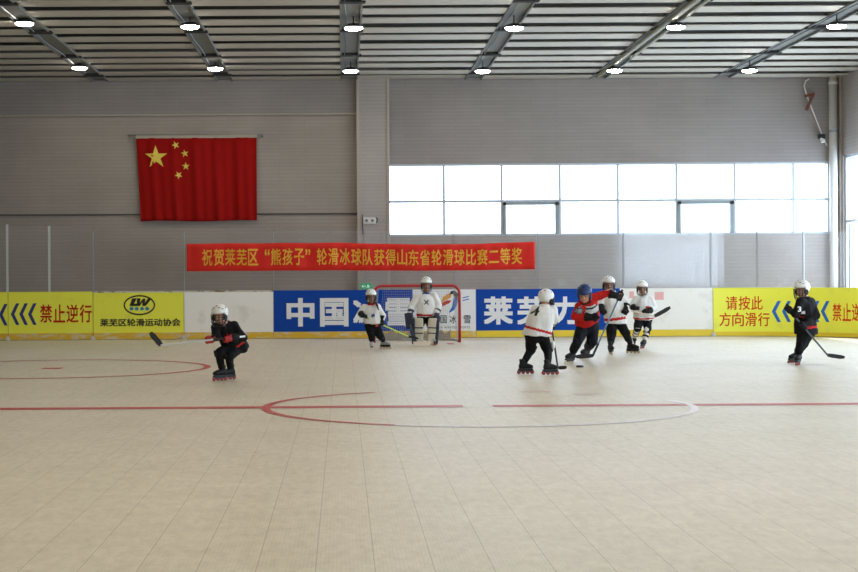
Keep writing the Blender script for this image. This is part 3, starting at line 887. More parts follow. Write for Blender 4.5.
# ------------------------------------------------------------------ goal
ga, gb = ground(373.2, 343.0), ground(460.7, 342.4)
gy = gb.y; gx0, gx1 = (373.8 - VPX) * gy / F, gb.x - .02
GH = 1.17
goal = thing('goal', 'red-framed hockey goal with pale net behind the goalkeeper', 'goal', ((gx0 + gx1) / 2, gy, 0))
bm = bmesh.new(); R = .16
def arc_corner(x, s):
    return [V((x + s * (R - R * math.cos(t)), gy, GH - R + R * math.sin(t))) for t in [math.pi / 2 * k / 5 for k in range(6)]]
pts = [V((gx0, gy, 0))] + arc_corner(gx0, 1) + arc_corner(gx1, -1)[::-1] + [V((gx1, gy, 0))]
tube(bm, pts, .03, 10); obj('front_frame', bm, M['goal_red'], goal, True)
bm = bmesh.new(); gyb = gy + .95
tube(bm, [V((gx0, gy, .03)), V((gx0 + .05, gyb - .2, .03)), V((gx0 + .25, gyb, .03)), V((gx1 - .25, gyb, .03)), V((gx1 - .05, gyb - .2, .03)), V((gx1, gy, .03))], .025, 8)
obj('base_frame', bm, M['net'], goal, True); bm = bmesh.new()
tube(bm, [V((gx0 + .12, gy, GH)), V((gx0 + .2, gy + .4, GH - .02)), V((gx1 - .2, gy + .4, GH - .02)), V((gx1 - .12, gy, GH))], .02, 8)
obj('rear_frame', bm, M['net'], goal, True)
def net_panel(P, nu, nv, bm):
    for i in range(nu + 1):
        tube(bm, [P(i / nu, j / 6) for j in range(7)], .0017, 4, False)
    for j in range(nv + 1):
        tube(bm, [P(i / 8, j / nv) for i in range(9)], .0017, 4, False)
bm = bmesh.new()
def back(u, v):
    x0 = gx0 + .2 * v + .12 * (1 - v); x1 = gx1 - .2 * v - .12 * (1 - v)
    return V((x0 + (x1 - x0) * u, gyb + (gy + .4 - gyb) * v + .03 * math.sin(math.pi * u), .03 + (GH - .05) * v - .05 * math.sin(math.pi * v)))
net_panel(back, 36, 24, bm)
def topn(u, v): return V((gx0 + .12 + (gx1 - gx0 - .24) * u, gy + .4 * v, GH - .02 * v))
net_panel(topn, 36, 8, bm)
for gx, s in ((gx0, 1), (gx1, -1)):
    def side(u, v): 
        y1 = gyb - .05 + (gy + .4 - gyb) * v
        return V((gx + s * .12 * v * u, gy + (y1 - gy) * u, .03 + (GH - .05) * v))
    net_panel(side, 12, 16, bm)
obj('net', bm, M['net'], goal)
bm = bmesh.new()
fold_pts = []
rings = []
for i in range(25):
    u = i / 24; p = back(u, 0.0)
    h = .16 + .05 * math.sin(i * 1.9)
    rings.append([p + V((0, -.05, -.02)), p + V((0, -.03, h)), p + V((0, -.02, h)), p + V((0, -.03, -.02))])
loft(bm, rings); obj('net_skirt', bm, mat('net_skirt_cloth', (0.34, 0.30, 0.25), .9), goal)

# ------------------------------------------------------------------ people
UP = V((0, 0, 1))
def unit(x, y, z=0): return V((x, y, z)).normalized()

def curl_hand(bm, h, wrist, axis, r=.014, fr=.0105, s=1.0, grip=.02):
    """palm, four unequal fingers closed around the line through h along axis, thumb from the palm's side"""
    axis = axis.normalized()
    n = (wrist - h); n = n - axis * n.dot(axis)
    n = n.normalized() if n.length > 1e-4 else frame_axes(axis)[1]
    b = axis.cross(n).normalized()
    R_ = grip + fr
    def pt(t, sh, rr=R_): return h + axis * sh + (n * math.cos(t) + b * math.sin(t)) * rr
    ell(bm, h + n * (R_ + .012 * s) + b * .004, axis, b, n, .043 * s, .034 * s, .020 * s, 12)
    for i, ln in enumerate((.92, 1.0, .95, .78)):
        sh = (-.033 + .022 * i) * s
        ts = [math.radians(q) * 1.0 for q in (35, 95, 150, 150 + 60 * ln)]
        ps = [pt(t, sh, R_ * (1.1 if j < 2 else 1.0)) for j, t in enumerate(ts)]
        chain(bm, ps, [fr * 1.15, fr * 1.1, fr, fr * .85], 8)
    tp = [pt(math.radians(-25), -.045 * s, R_ * 1.1), pt(math.radians(-80), -.05 * s, R_ * 1.15), pt(math.radians(-135), -.035 * s, R_ * 1.05)]
    chain(bm, tp, [fr * 1.4, fr * 1.2, fr], 8)
    rcone(bm, wrist, h + n * (R_ + .012 * s), .024 * s, .026 * s, 10)

def skate(person, an, toe, up, s, boot='boot', wheel='wheel_red', n=4):
    toe = toe.normalized(); up = (up - toe * up.dot(toe)).normalized(); sd = toe.cross(up)
    sole = an - up * .085 * s
    bm = bmesh.new()
    L_ = .245 * s
    prof = [(-.075, .040, .035, .03), (-.05, .046, .055, .05), (0, .046, .055, .052), (.06, .046, .045, .044), (.11, .047, .036, .036), (.145, .04, .028, .03), (.165, .02, .015, .02)]
    loft(bm, [ering(sole + toe * (x * s) + up * (c * s), sd, up, w * s, h * s, 14, .8) for x, w, h, c in prof])
    loft(bm, [ering(sole + up * (z * s) + toe * (x * s), sd, toe, a * s, b * s, 14) for z, x, a, b in ((.03, -.02, .042, .056), (.08, -.02, .038, .050), (.12, -.022, .040, .049), (.15, -.03, .041, .046), (.155, -.03, .034, .04))])
    sk = voxel('inline_skate', bm, M[boot], person, .009, 2)
    bm = bmesh.new()
    for z, hl in ((-.014, .125), (-.03, .115)):
        obox(bm, sole + toe * (.035 * s) + up * (z * s), toe, sd, up, hl * s, (.024 if z > -.02 else .014) * s, .014 * s, .004)
    for q in (-1, 1):
        obox(bm, sole + toe * (.035 * s) + up * (-.036 * s) + sd * (q * .015 * s), toe, sd, up, .105 * s, .003, .012 * s)
    obj('skate_frame', bm, M['sframe'], sk)
    for i in range(4):
        bm = bmesh.new(); c = sole + toe * ((-.078 + .075 * i) * s) + up * (-.055 * s)
        loft(bm, [ering(c + sd * (w * s), toe, up, r * s, r * s, 16) for w, r in ((-.012, .016), (-.011, .026), (-.005, .0345), (.005, .0345), (.011, .026), (.012, .016))])
        obj('wheel', bm, M[wheel], sk, True)
    return sk
SK_H = .153    # ankle above wheel contact

def helmet(person, c, fw, up, s, shell='helm_white', cage=True, band=None):
    fw = fw.normalized(); rt = fw.cross(up).normalized(); up = rt.cross(fw).normalized()
    bm = bmesh.new()
    nu, nv = 32, 14
    hc = c + up * .035 * s - fw * .008 * s
    rows = []
    for j in range(nv + 1):
        ph = math.radians(90 - j * (138 / nv))
        row = []
        for i in range(nu):
            th = 2 * math.pi * i / nu      # 0 = right, pi/2 = front
            ridge = 1 + math.cos(ph) ** 2 * (.045 * max(0, math.cos(th * 2)) ** 6 * (1 if ph > .1 else 0) + (.03 if abs(math.cos(th)) < .22 and ph > .25 else 0) + (.02 if .35 < ph < .75 and abs(abs(math.cos(th)) - .62) < .14 else 0))
            cp = math.cos(ph)
            low = 1.0 if ph > 0 else 1 - .10 * (-ph)
            front = max(0, math.sin(th))
            phc = ph
            p = hc + rt * (.103 * cp * math.cos(th) * ridge * low * s) + fw * (.126 * cp * math.sin(th) * ridge * low * s) + up * (.112 * math.sin(phc) * ridge * s)
            row.append(bm.verts.new(p))
        rows.append((ph, row))
    def keep(i, ph):
        th = 2 * math.pi * (i + .5) / nu
        f = math.sin(th)
        if f > .35: return ph > math.radians(3)
        if f > .0: return ph > math.radians(-28)
        return True
    for j in range(nv):
        ph = (rows[j][0] + rows[j + 1][0]) / 2
        for i in range(nu):
            if keep(i, ph):
                a, b = rows[j][1], rows[j + 1][1]; k = (i + 1) % nu
                if j == 0:
                    try: bm.faces.new((a[0] if False else a[i], b[i], b[k]))
                    except ValueError: pass
                else: bm.faces.new((a[i], b[i], b[k], a[k]))
    bmesh.ops.remove_doubles(bm, verts=bm.verts, dist=.0008)
    for v in [v for v in bm.verts if not v.link_faces]: bm.verts.remove(v)
    bmesh.ops.solidify(bm, geom=list(bm.faces), thickness=.007)
    he = obj('helmet', bm, M[shell], person, True)
    # vents
    bm = bmesh.new()
    for a, e in ((60, 42), (120, 42), (90, 58), (35, 30), (145, 30), (-60, 40), (-120, 40), (-90, 20), (0, 35), (180, 35)):
        t, p = math.radians(a), math.radians(e)
        d = rt * (.103 * math.cos(p) * math.cos(t)) + fw * (.126 * math.cos(p) * math.sin(t)) + up * (.112 * math.sin(p))
        q = hc + d * s * 1.03; dn, u_, w_ = frame_axes(d)
        ell(bm, q, u_, w_, dn, .016 * s, .006 * s, .004, 8)
    obj('vent', bm, M['pad_black'], he)
    # ear pieces and chin strap
    for q in (-1, 1):
        bm = bmesh.new(); ell(bm, c + rt * (q * .086 * s) - up * (.028 * s) + fw * .01 * s, fw, up, rt, .042 * s, .05 * s, .016 * s, 12)
        obj('ear_guard', bm, M[shell] if not cage else M['pad_black'], he, True)
    bm = bmesh.new()
    tube(bm, [c + rt * (.088 * s * math.cos(t)) + fw * (.02 * s + .03 * s * math.sin(t)) - up * ((.04 + .095 * math.sin(t)) * s) for t in [math.pi * k / 12 for k in range(13)]], .006, 6)
    obj('chin_strap', bm, M['pad_black'], he)
    if cage:
        bm = bmesh.new()
        def cp(th, z): # th from -1..1 across the face, z from -1..1 down to up
            a = th * math.radians(78)
            k = 1 - .16 * max(0, -z) ** 2
            return c + rt * (.104 * math.sin(a) * k * s) + fw * ((.005 + .128 * math.cos(a) * k) * s) + up * ((-.052 + .075 * z) * s)
        for z in (-1, -.62, -.25, .15, .55, .95): tube(bm, [cp(-1 + k / 6, z) for k in range(13)], .0042 * s, 5)
        for th in (-.95, -.62, -.33, 0, .33, .62, .95): tube(bm, [cp(th, -1 + k / 4) for k in range(9)], .0040 * s, 5)
        obj('face_cage', bm, M['cage'], he)
    return he

def head_parts(person, c, fw, up, s):
    fw = fw.normalized(); rt = fw.cross(up).normalized(); up = rt.cross(fw).normalized()
    for q in (-1, 1):
        bm = bmesh.new(); ell(bm, c + rt * (q * .030 * s) + fw * (.083 * s) + up * .004 * s, rt, fw, up, .012 * s, .007 * s, .007 * s, 10); obj('eye', bm, M['eye'], person, True)
    bm = bmesh.new(); ell(bm, c + fw * (.080 * s) - up * .058 * s, rt, fw, up, .022 * s, .007 * s, .006 * s, 10); obj('mouth', bm, M['lips'], person, True)

def head_volume(bm, c, fw, up, s, neck):
    fw = fw.normalized(); rt = fw.cross(up).normalized(); up = rt.cross(fw).normalized()
    ell(bm, c + up * .03 * s - fw * .01 * s, rt, fw, up, .077 * s, .095 * s, .09 * s)
    ell(bm, c - up * .035 * s + fw * .02 * s, rt, fw, up, .062 * s, .066 * s, .075 * s)
    rcone(bm, c - up * .075 * s + fw * .055 * s, c - up * .08 * s + fw * .06 * s, .022 * s, .02 * s)
    rcone(bm, c + fw * .085 * s + up * .005 * s, c + fw * .102 * s - up * .026 * s, .009 * s, .013 * s)
    ell(bm, c + fw * .075 * s + up * .022 * s, rt, fw, up, .05 * s, .015 * s, .012 * s)
    for q in (-1, 1): ell(bm, c + rt * (q * .078 * s) - up * .01 * s, rt, fw, up, .012 * s, .022 * s, .032 * s, 10)
    rcone(bm, c - up * .06 * s - fw * .015 * s, neck, .05 * s, .056 * s)

def person(label, Y, s, J, feet, fw_head, fw_body, look, sticks_axis, tilt=UP, body_base=None):
    """J: joints as (px, py, dY); feet: two (ground point, toe direction, lift, up)"""
    P = {k: at(a, b, Y + d) for k, (a, b, d) in J.items()}
    mid = (P['sL'] + P['sR']) / 2
    for q in 'LR': P['s' + q] = mid.lerp(P['s' + q], .86) - UP * .02 * s
    base = V(((feet[0][0].x + feet[1][0].x) / 2, (feet[0][0].y + feet[1][0].y) / 2, 0))
    t = thing('person', label, 'person', tuple(base), 'players on the rink')
    fb = fw_body.normalized()
    sh = (P['sR'] - P['sL']); shn = sh.normalized()
    neck = mid + UP * .03 * s
    hip = (P['hL'] + P['hR']) / 2
    sp = (neck - hip).normalized()
    an = []
    for (g, toe, lift, u) in feet:
        toe = toe.normalized()
        a_ = g + V((0, 0, lift)) + u.normalized() * SK_H * s - toe * .035 * s
        an.append(a_)
    P['aL'], P['aR'] = an
    wr = {}
    for q in 'LR':
        d = (P['h' + 'and' + q] - P['e' + q]).normalized()
        wr[q] = P['hand' + q] - d * .075 * s
    # --- body: one continuous skin
    bm = bmesh.new()
    head_volume(bm, P['head'], fw_head, tilt, s, neck)
    dpt = shn.cross(sp).normalized()
    rings = []
    sw_ = sh.length / 2
    for f, w, d in ((0, .10, .075), (.12, .11, .08), (.35, .10, .075), (.7, .11, .085), (.9, .085, .06), (1.0, .05, .045)):
        rings.append(ering(hip + (neck - hip) * f, shn, dpt, w * s, d * s, 16))
    loft(bm, rings)
    for q in 'LR':
        chain(bm, [P['s' + q], P['e' + q], wr[q]], [.044 * s, .038 * s, .027 * s])
        curl_hand(bm, P['hand' + q], wr[q], sticks_axis.get(q, V((.3, -.5, .8))), fr=.0085 * s, s=.82 * s, grip=.019)
        rcone(bm, neck - sp * .07 * s, P['s' + q], .042 * s, .04 * s)
        chain(bm, [P['h' + q], P['k' + q], P['a' + q]], [.078 * s, .050 * s, .024 * s])
    for (g, toe, lift, u), q in zip(feet, 'LR'):
        rcone(bm, P['a' + q] - u * .04 * s, P['a' + q] - u * .045 * s + toe.normalized() * .08 * s, .024 * s, .018 * s)
    voxel('body', bm, M['skin'], t, .0105, 3)
    head_parts(t, P['head'], fw_head, tilt, s)
    # --- jersey
    o = look
    bm = bmesh.new()
    hem = hip - sp * o.get('hem', .02) * s
    prof = [(0, .185, .155), (.1, .185, .155), (.35, .178, .145), (.65, .172, .135), (.84, .158, .112), (.95, .115, .085), (1.03, .062, .062)]
    wk = o.get('wide', 1.0)
    loft(bm, [ering(hem + (neck - hem) * f, shn, dpt, w * s * wk, d * s * wk, 24, .85) for f, w, d in prof])
    ar = o.get('arm', 1.0)
    for q in 'LR':
        sd = P['s' + q]
        chain(bm, [neck - sp * .07 * s, sd], [.082 * s, .072 * s * ar])
        chain(bm, [sd, P['e' + q], P['e' + q].lerp(wr[q], .85)], [.073 * s * ar, .064 * s * ar, .052 * s * ar], 14)
    mats, idx = o['jersey'], None
    if o.get('idx'):
        idx = lambda c: o['idx'](c, (c - hem).dot(sp) / (neck - hem).length, P, s)
    jersey = voxel('jersey', bm, [M[k] for k in mats], t, .0115, 3, fold=.014 * s, index=idx)
    bvh = BVHTree.FromPolygons([v.co.copy() for v in jersey.data.vertices], [tuple(p.vertices) for p in jersey.data.polygons])
    # collar
    bm = bmesh.new(); loft(bm, [ering(neck + sp * z * s, shn, dpt, r * s, r * s * .95, 16) for z, r in ((-.005, .078), (.02, .072), (.035, .064))])
    obj('collar', bm, M[o.get('collar', mats[0])], t, True)
    # --- trousers
    bm = bmesh.new()
    pl = o.get('leg', 1.0)
    loft(bm, [ering(hip + sp * z * s, shn, dpt, w * s, d * s, 20) for z, w, d in ((.09, .15, .12), (.0, .16, .13), (-.07, .14, .11))])
    for q in 'LR':
        k2 = P['k' + q].lerp(P['a' + q], o.get('cut', .12))
        chain(bm, [P['h' + q], P['k' + q], k2], [.102 * s * pl, .078 * s * pl, .066 * s * pl], 14)
        rcone(bm, hip - sp * .02 * s, P['h' + q], .1 * s, .1 * s)
    voxel('trousers', bm, M[o['trousers']], t, .0115, 3, fold=.011 * s)
    # --- shins
    for q in 'LR':
        d = (P['a' + q] - P['k' + q])
        bm = bmesh.new()
        top = P['k' + q] + d * .06; bot = P['k' + q] + d * .80
        fwl = (feet['LR'.index(q)][1]).normalized()
        rcone(bm, top, bot, .062 * s, .05 * s)
        rcone(bm, top + fwl * .02 * s, P['k' + q] + d * .6 + fwl * .018 * s, .05 * s, .042 * s)
        sg = voxel('shin_guard', bm, M[o.get('shin', 'p_black')], t, .010, 3)
        bm = bmesh.new(); fc = P['k' + q] + fwl * (.062 * s)
        ell(bm, fc, d.cross(fwl).normalized(), fwl, d.normalized(), .045 * s, .026 * s, .058 * s, 12)
        obj('knee_cap', bm, M[o.get('knee', o.get('shin', 'p_black'))], sg, True)
        if o.get('strap'):
            for z in (.3, .62):
                bm = bmesh.new(); cc_ = P['k' + q] + d * z; dn, u_, w_ = frame_axes(d)
                loft(bm, [ering(cc_ + dn * k_, u_, w_, (.068 - .02 * z) * s + .004, (.068 - .02 * z) * s + .004, 16) for k_ in (-.016, .016)])
                obj('shin_strap', bm, M[o['strap']], sg, True)
    # --- gloves
    for q in 'LR':
        bm = bmesh.new()
        curl_hand(bm, P['hand' + q], wr[q], sticks_axis.get(q, V((.3, -.5, .8))), fr=.0145 * s, s=1.25 * s, grip=.017)
        gl = voxel('glove', bm, M[o['glove']], t, .0075, 2)
        bm = bmesh.new(); d = (P['e' + q] - wr[q]).normalized()
        dn, u_, w_ = frame_axes(d)
        loft(bm, [ering(wr[q] + dn * z * s, u_, w_, r * s, r * s, 16) for z, r in ((-.035, .036), (-.02, .046), (.03, .052), (.075, .066), (.08, .058))])
        obj('glove_cuff', bm, M[o.get('cuff', o['glove'])], gl, True)
    # --- skates
    for (g, toe, lift, u), q in zip(feet, 'LR'):
        skate(t, P['a' + q], toe, u, s * .86, o.get('boot', 'boot'), o.get('wheel', 'wheel_red'))
    helmet(t, P['head'], fw_head, tilt, s * o.get('hs', 1.0), o.get('helm', 'helm_white'), o.get('cage', True))
    P.update(neck=neck, hip=hip, sp=sp, shn=shn, dpt=dpt, hem=hem)
    return t, P, bvh, jersey

def decal(name, vf, c, ax, ay, w, h, m, parent, bvh, ndir):
    """lay a flat mark on the cloth: c centre, ax/ay its directions, ndir points at the cloth"""
    def fn(u, v):
        p = c + ax * ((u - .5) * w) + ay * ((v - .5) * h)
        hit = bvh.ray_cast(p - ndir * .5, ndir)
        if hit[0] is not None: return hit[0] - ndir * .007
        return p
    return flat(name, vf, fn, M[m], parent)

def stick(label, top, heel, blade_dir, shaft='shaft_white', blade='tape', tape_m='tape', bl=.26, bh=.065, curve=.03, butt=.10, lower=.0):
    top, heel = V(top), V(heel)
    t = thing('hockey_stick', label, 'stick', tuple(heel), 'hockey sticks')
    d = (heel - top).normalized()
    bd = (blade_dir - d * 0).normalized()
    side = d.cross(bd).normalized(); fl = side.cross(d).normalized()
    L_ = (heel - top).length
    bm = bmesh.new(); obox(bm, (top + heel) / 2, d, fl, side, L_ / 2, .012, .009, .003); obj('shaft', bm, M[shaft], t)
    bm = bmesh.new(); obox(bm, top + d * .09, d, fl, side, .095, .0135, .0105, .003); obox(bm, top - d * .004, d, fl, side, .012, .017, .013, .003); obj('grip_tape', bm, M[tape_m], t)
    if lower > 0:
        bm = bmesh.new(); obox(bm, heel - d * lower / 2, d, fl, side, lower / 2, .016, .011, .003); obj('lower_shaft', bm, M[blade], t)
    upb = side.cross(bd).normalized()
    if upb.dot(-d) < 0: upb = -upb
    bm = bmesh.new(); rings = []
    for k in range(9):
        f = k / 8
        c = heel - d * .01 + bd * (bl * f) + side * (curve * f * f) + upb * (.012 * f * f)
        hh = bh / 2 * (1.0 if f < .85 else .82 if f < .97 else .55) * (.75 + .25 * min(1, f * 4))
        rings.append([c + upb * hh + side * .006, c - upb * hh + side * .006, c - upb * hh - side * .006, c + upb * hh - side * .006])
    loft(bm, rings); obj('blade', bm, M[blade], t)
    return t

def hem_stripe(lo, hi, mi=1):
    def f(c, k, P, s):
        if lo < k < hi:
            # only on the trunk, not on the sleeves
            a = (c - P['hL']) ; ax = (P['sR'] - P['sL']).normalized()
            x = (c - (P['sL'] + P['sR']) / 2).dot(ax)
            for q in 'LR':
                e, h = P['e' + q], P['hand' + q]
                if min((c - e).length, (c - h).length, (c - e.lerp(h, .5)).length, (c - P['s' + q].lerp(e, .5)).length) < .085 * s: return 0
            return mi
        return 0
    return f

# 1 --- black-clad player gliding at left
Y1 = 20.45
ax1 = (at(206, 341, Y1 - .28) - at(227.5, 337, Y1 - .12)).normalized()
t1, P1, b1, j1 = person('person crouching in black jersey with red gloves and white helmet, gliding alone at left', Y1, .98,
    dict(head=(219.8, 315.6, -.30), sL=(213.8, 326.0, -.16), sR=(235.5, 324.0, -.06), eL=(216.5, 336.5, -.26), eR=(243.0, 337.5, -.10),
         handL=(209.6, 340.4, -.34), handR=(227.5, 338.5, -.30), hL=(231.5, 347.0, .10), hR=(240.0, 346.0, .12), kL=(219.5, 353.5, -.16), kR=(229.5, 356.0, -.12)),
    [(ground(219.5, 381.0), unit(-.75, -.66), 0, unit(.02, 0, 1)), (ground(227.5, 380.0), unit(-.8, -.6), 0, unit(.06, .02, 1))],
    unit(-.38, -.92, -.12), unit(-.5, -.85), dict(jersey=['j_black', 'j_stripe'], trousers='p_black', glove='glove_red', cuff='pad_black', shin='p_black', knee='pad_black', wheel='wheel_red', arm=.95, hem=.0, hs=1.05,
        idx=lambda c, k, P, s: 1 if ((.16 < k < .23) or ((c - P['eL'].lerp(P['handL'], .25)).length < .04)) and noise.noise(c * 7) > -.35 else 0),
    dict(L=ax1, R=ax1), tilt=unit(-.12, -.22, 1))
stick('stick lifted off the floor with black blade, held by the black-clad player at left', at(226.0, 338.2, Y1 - .31), at(160.5, 345.4, Y1 - .75), unit(-.6, .1, .72), 'shaft_white', bl=.22, bh=.075)
fd = unit(-.3, .95, .1)
decal('jersey_emblem', poly([(0, 0), (.35, .25), (.5, 0), (.75, .4), (1, .2), (.8, .7), (1, 1), (.6, .75), (.35, 1), (.3, .6), (0, .7), (.2, .4)]), at(227, 338, Y1 - .4), V((1, 0, 0)), UP, .12, .11, 'j_stripe', t1, b1, V((0, 1, 0)))
decal('sleeve_mark', poly([(0, 0), (1, .2), (1, 1), (0, .8)]), at(241.5, 337.2, Y1 - .4), V((1, 0, 0)), UP, .07, .03, 'white_print', t1, b1, V((0, 1, 0)))

# 2 --- white jersey child left of the goal
Y2 = 28.9
ax2 = (at(411.5, 335.0, Y2 + .9) - at(363.6, 316.5, Y2 - .2)).normalized()
t2, P2, b2, j2 = person('person in white jersey and black trousers facing forward, left of the goalkeeper', Y2, .96,
    dict(head=(371, 296.4, -.06), sL=(363.6, 306.2, 0), sR=(379.0, 306.2, 0), eL=(360.2, 313.0, -.06), eR=(382.6, 315.6, -.02),
         handL=(364.2, 316.2, -.22), handR=(381.4, 323.2, -.02), hL=(368.8, 325.0, .04), hR=(376.6, 325.4, .04), kL=(371.3, 334.0, -.05), kR=(379.6, 335.4, -.03)),
    [(ground(371.8, 350.2), unit(-.1, -1), 0, UP), (ground(386.0, 348.8), unit(.92, -.4), 0, unit(-.05, 0, 1))],
    unit(.05, -1, -.05), unit(0, -1), dict(jersey=['j_white', 'j_stripe'], trousers='p_black', glove='pad_black', shin='p_black', knee='p_black', boot='boot_grey', wheel='wheel_pale', collar='j_stripe', cut=.6, hem=-.04),
    dict(L=ax2, R=ax2))
stick('yellow-green stick held across the body by the white-clad player left of the goalkeeper', at(360.5, 315.0, Y2 - .26), at(408.5, 336.6, Y2 + .62), unit(.9, .3, -.12), 'shaft_yellow', bl=.2)
bm = bmesh.new(); chain(bm, [at(374.6, 300, Y2 + .02), at(377.0, 305, Y2 - .10), at(378.6, 310, Y2 - .15)], [.018, .022, .012]); voxel('ponytail', bm, M['hair'], t2, .007, 2)
decal('chest_mark', poly([(0, .2), (.3, 0), (.5, .4), (.8, .1), (1, .6), (.7, 1), (.4, .7), (.1, .9)]), at(373.4, 316, Y2 - .4), V((1, 0, 0)), UP, .07, .09, 'navy_print', t2, b2, V((0, 1, 0)))
decal('trouser_mark', poly([(0, 0), (1, .2), (.8, 1), (.1, .8)]), at(377, 325.4, Y2 - .4), V((1, 0, 0)), UP, .05, .05, 'red_print', t2, b2, V((0, 1, 0)))

# 3 --- goalkeeper
Y3 = 30.6
axg = (at(418.6, 342.5, Y3 - .35) - at(409.5, 318, Y3 - .16)).normalized()
t3, P3, b3, j3 = person('person in white goalkeeper jersey, cream and navy leg pads, standing before the net', Y3, 1.08,
    dict(head=(426.2, 284.6, -.06), sL=(416.6, 296.2, 0), sR=(435.2, 295.4, 0), eL=(411.6, 306.5, -.02), eR=(438.6, 306.0, -.02),
         handL=(409.8, 317.6, -.16), handR=(436.2, 317.0, -.16), hL=(421.8, 316.8, .02), hR=(430.0, 316.8, .02), kL=(418.8, 329.5, -.10), kR=(431.4, 329.5, -.10)),
    [(ground(418.2, 345.4), unit(-.25, -1), 0, UP), (ground(432.0, 345.6), unit(.55, -.85), 0, UP)],
    unit(0, -1, -.02), unit(0, -1), dict(jersey=['j_white', 'j_stripe'], trousers='p_navy', glove='pad_navy', shin='pad_navy', idx=hem_stripe(.03, .12), collar='navy_print', wide=.98, hem=-.01, arm=1.12, boot='boot_grey'),
    dict(L=axg, R=unit(.2, -.6, .5)))
for kx, ax_, nm in (('L', -1, 0), ('R', 1, 1)):
    k_, a_ = P3['k' + kx], P3['a' + kx]
    a_ = V((a_.x, k_.y + .05, a_.z)); d = (a_ - k_).normalized(); fw_ = unit(.06 * ax_, -1); sd = d.cross(fw_).normalized(); fw2 = sd.cross(d).normalized()
    if fw2.y > 0: fw2 = -fw2
    if sd.x * ax_ < 0: sd = -sd
    tp = k_ - d * .27; bt = a_ + d * .10
    bm = bmesh.new()
    rings = []
    for f, w, dep, sh_ in ((0, .075, .03, .01), (.04, .085, .04, .0), (.35, .092, .045, .0), (.45, .096, .05, .006), (.8, .09, .045, 0), (.93, .095, .045, .015), (1.0, .085, .035, .03)):
        rings.append(ering(tp.lerp(bt, f) + fw2 * (.10 + sh_), sd, fw2, w, dep, 20, .6))
    loft(bm, rings)
    lp = obj('leg_pad', bm, M['pad_cream'], t3, True)
    bm = bmesh.new(); rings = []
    for f, w in ((.02, .03), (.3, .04), (.6, .042), (.9, .04), (.99, .035)):
        rings.append(ering(tp.lerp(bt, f) + fw2 * .085 + sd * .10, sd, fw2, w, .07, 14, .7))
    loft(bm, rings); obj('outer_roll', bm, M['pad_navy'], lp, True)
    for f in (.34, .55):
        bm = bmesh.new(); obox(bm, tp.lerp(bt, f) + fw2 * .148, sd, d, fw2, .085, .012, .006, .003); obj('pad_seam', bm, M['pad_navy'], lp)
# blocker and catching glove
h = P3['handL']
bm = bmesh.new(); obox(bm, h + V((-.02, -.07, -.06)), unit(.97, -.2, .1), unit(.2, .97, 0), unit(-.1, 0, 1), .075, .022, .155, .015); obj('blocker', bm, M['pad_navy'], t3)
h = P3['handR']
bm = bmesh.new(); ell(bm, h + V((.0, -.06, -.05)), unit(1, 0, .2), UP, V((0, 1, 0)), .085, .12, .045, 16); voxel('catching_glove', bm, M['pad_navy'], t3, .01, 2)
decal('chest_mark', ([(0, .9), (.2, 1), (.5, .62), (.8, 1), (1, .85), (.65, .45), (1, .1), (.85, 0), (.5, .32), (.15, 0), (0, .12), (.38, .48)], [(0, 11, 2, 1), (11, 5, 2), (2, 5, 4, 3), (11, 8, 5), (11, 10, 9, 8), (8, 7, 6, 5)]), at(427.2, 302.6, Y3 - .5), V((1, 0, 0)), UP, .10, .10, 'black_print', t3, b3, V((0, 1, 0)))
gs = thing('goalkeeper_stick', 'pale goalkeeper stick with its blade flat on the floor before the leg pads', 'stick', tuple(at(416, 344, Y3 - .35)), 'hockey sticks')
tp, hl = at(407.5, 313, Y3 - .14), at(415.2, 343.2, Y3 - .42)
d = (hl - tp).normalized(); sd = V((1, 0, 0)); fw2 = d.cross(sd).normalized(); sd = fw2.cross(d).normalized()
bm = bmesh.new(); obox(bm, tp.lerp(hl, .28), d, sd, fw2, (hl - tp).length * .29, .015, .010, .003); obj('shaft', bm, M['shaft_dark'], gs)
bm = bmesh.new(); obox(bm, tp.lerp(hl, .78), d, sd, fw2, (hl - tp).length * .22, .042, .011, .004); obj('paddle', bm, M['pad_navy'], gs)
bm = bmesh.new(); hb = V((hl.x, hl.y, .05)); obox(bm, hb + V((.13, 0, 0)), V((1, 0, 0)), V((0, 1, 0)), UP, .17, .012, .045, .006); obj('blade', bm, M['shaft_tan'], gs)

# 4 --- number 4, back to the camera
Y4 = 21.6
ax4 = (at(558, 368.4, Y4 + .26) - at(548.8, 308.0, Y4 + .30)).normalized()
def idx4(c, k, P, s):
    r = hem_stripe(.15, .235)(c, k, P, s)
    if r == 0 and (c - P['eR'].lerp(P['handR'], .35)).length < .05: return 1
    return r
t4, P4, b4, j4 = person('person in white jersey with black number 4 on the back, seen from behind', Y4, 1.0,
    dict(head=(546.2, 299.0, .06), sL=(534.0, 308.6, -.04), sR=(554.0, 309.2, .02), eL=(534.0, 322.0, .20), eR=(554.6, 318.6, .0),
         handL=(549.6, 312.5, .30), handR=(552.0, 326.0, .20), hL=(530.8, 334.6, -.02), hR=(541.8, 336.0, .0), kL=(530.8, 349.4, .10), kR=(547.4, 349.4, .08)),
    [(ground(525.5, 374.2), unit(.97, .25), 0, unit(.04, 0, 1)), (ground(551.0, 375.0), unit(.97, .2), 0, unit(-.03, 0, 1))],
    unit(.72, .68, -.12), unit(.5, .85), dict(jersey=['j_white', 'j_stripe'], trousers='p_black', glove='pad_black', shin='p_black', knee='pad_black', idx=idx4, wheel='wheel_red', wide=1.12, hem=.0, leg=.98),
    dict(L=ax4, R=ax4), tilt=unit(.14, .08, 1))
bx = V((1, -.1, -.05)).normalized()
nx, ny = unit(.94, .0, .18), unit(.34, .0, .94)
decal('jersey_number', text_verts('4', .035), at(537.8, 311.8, Y4 - .4), nx, ny, .12, .14, 'black_print', t4, b4, V((0, 1, 0)))
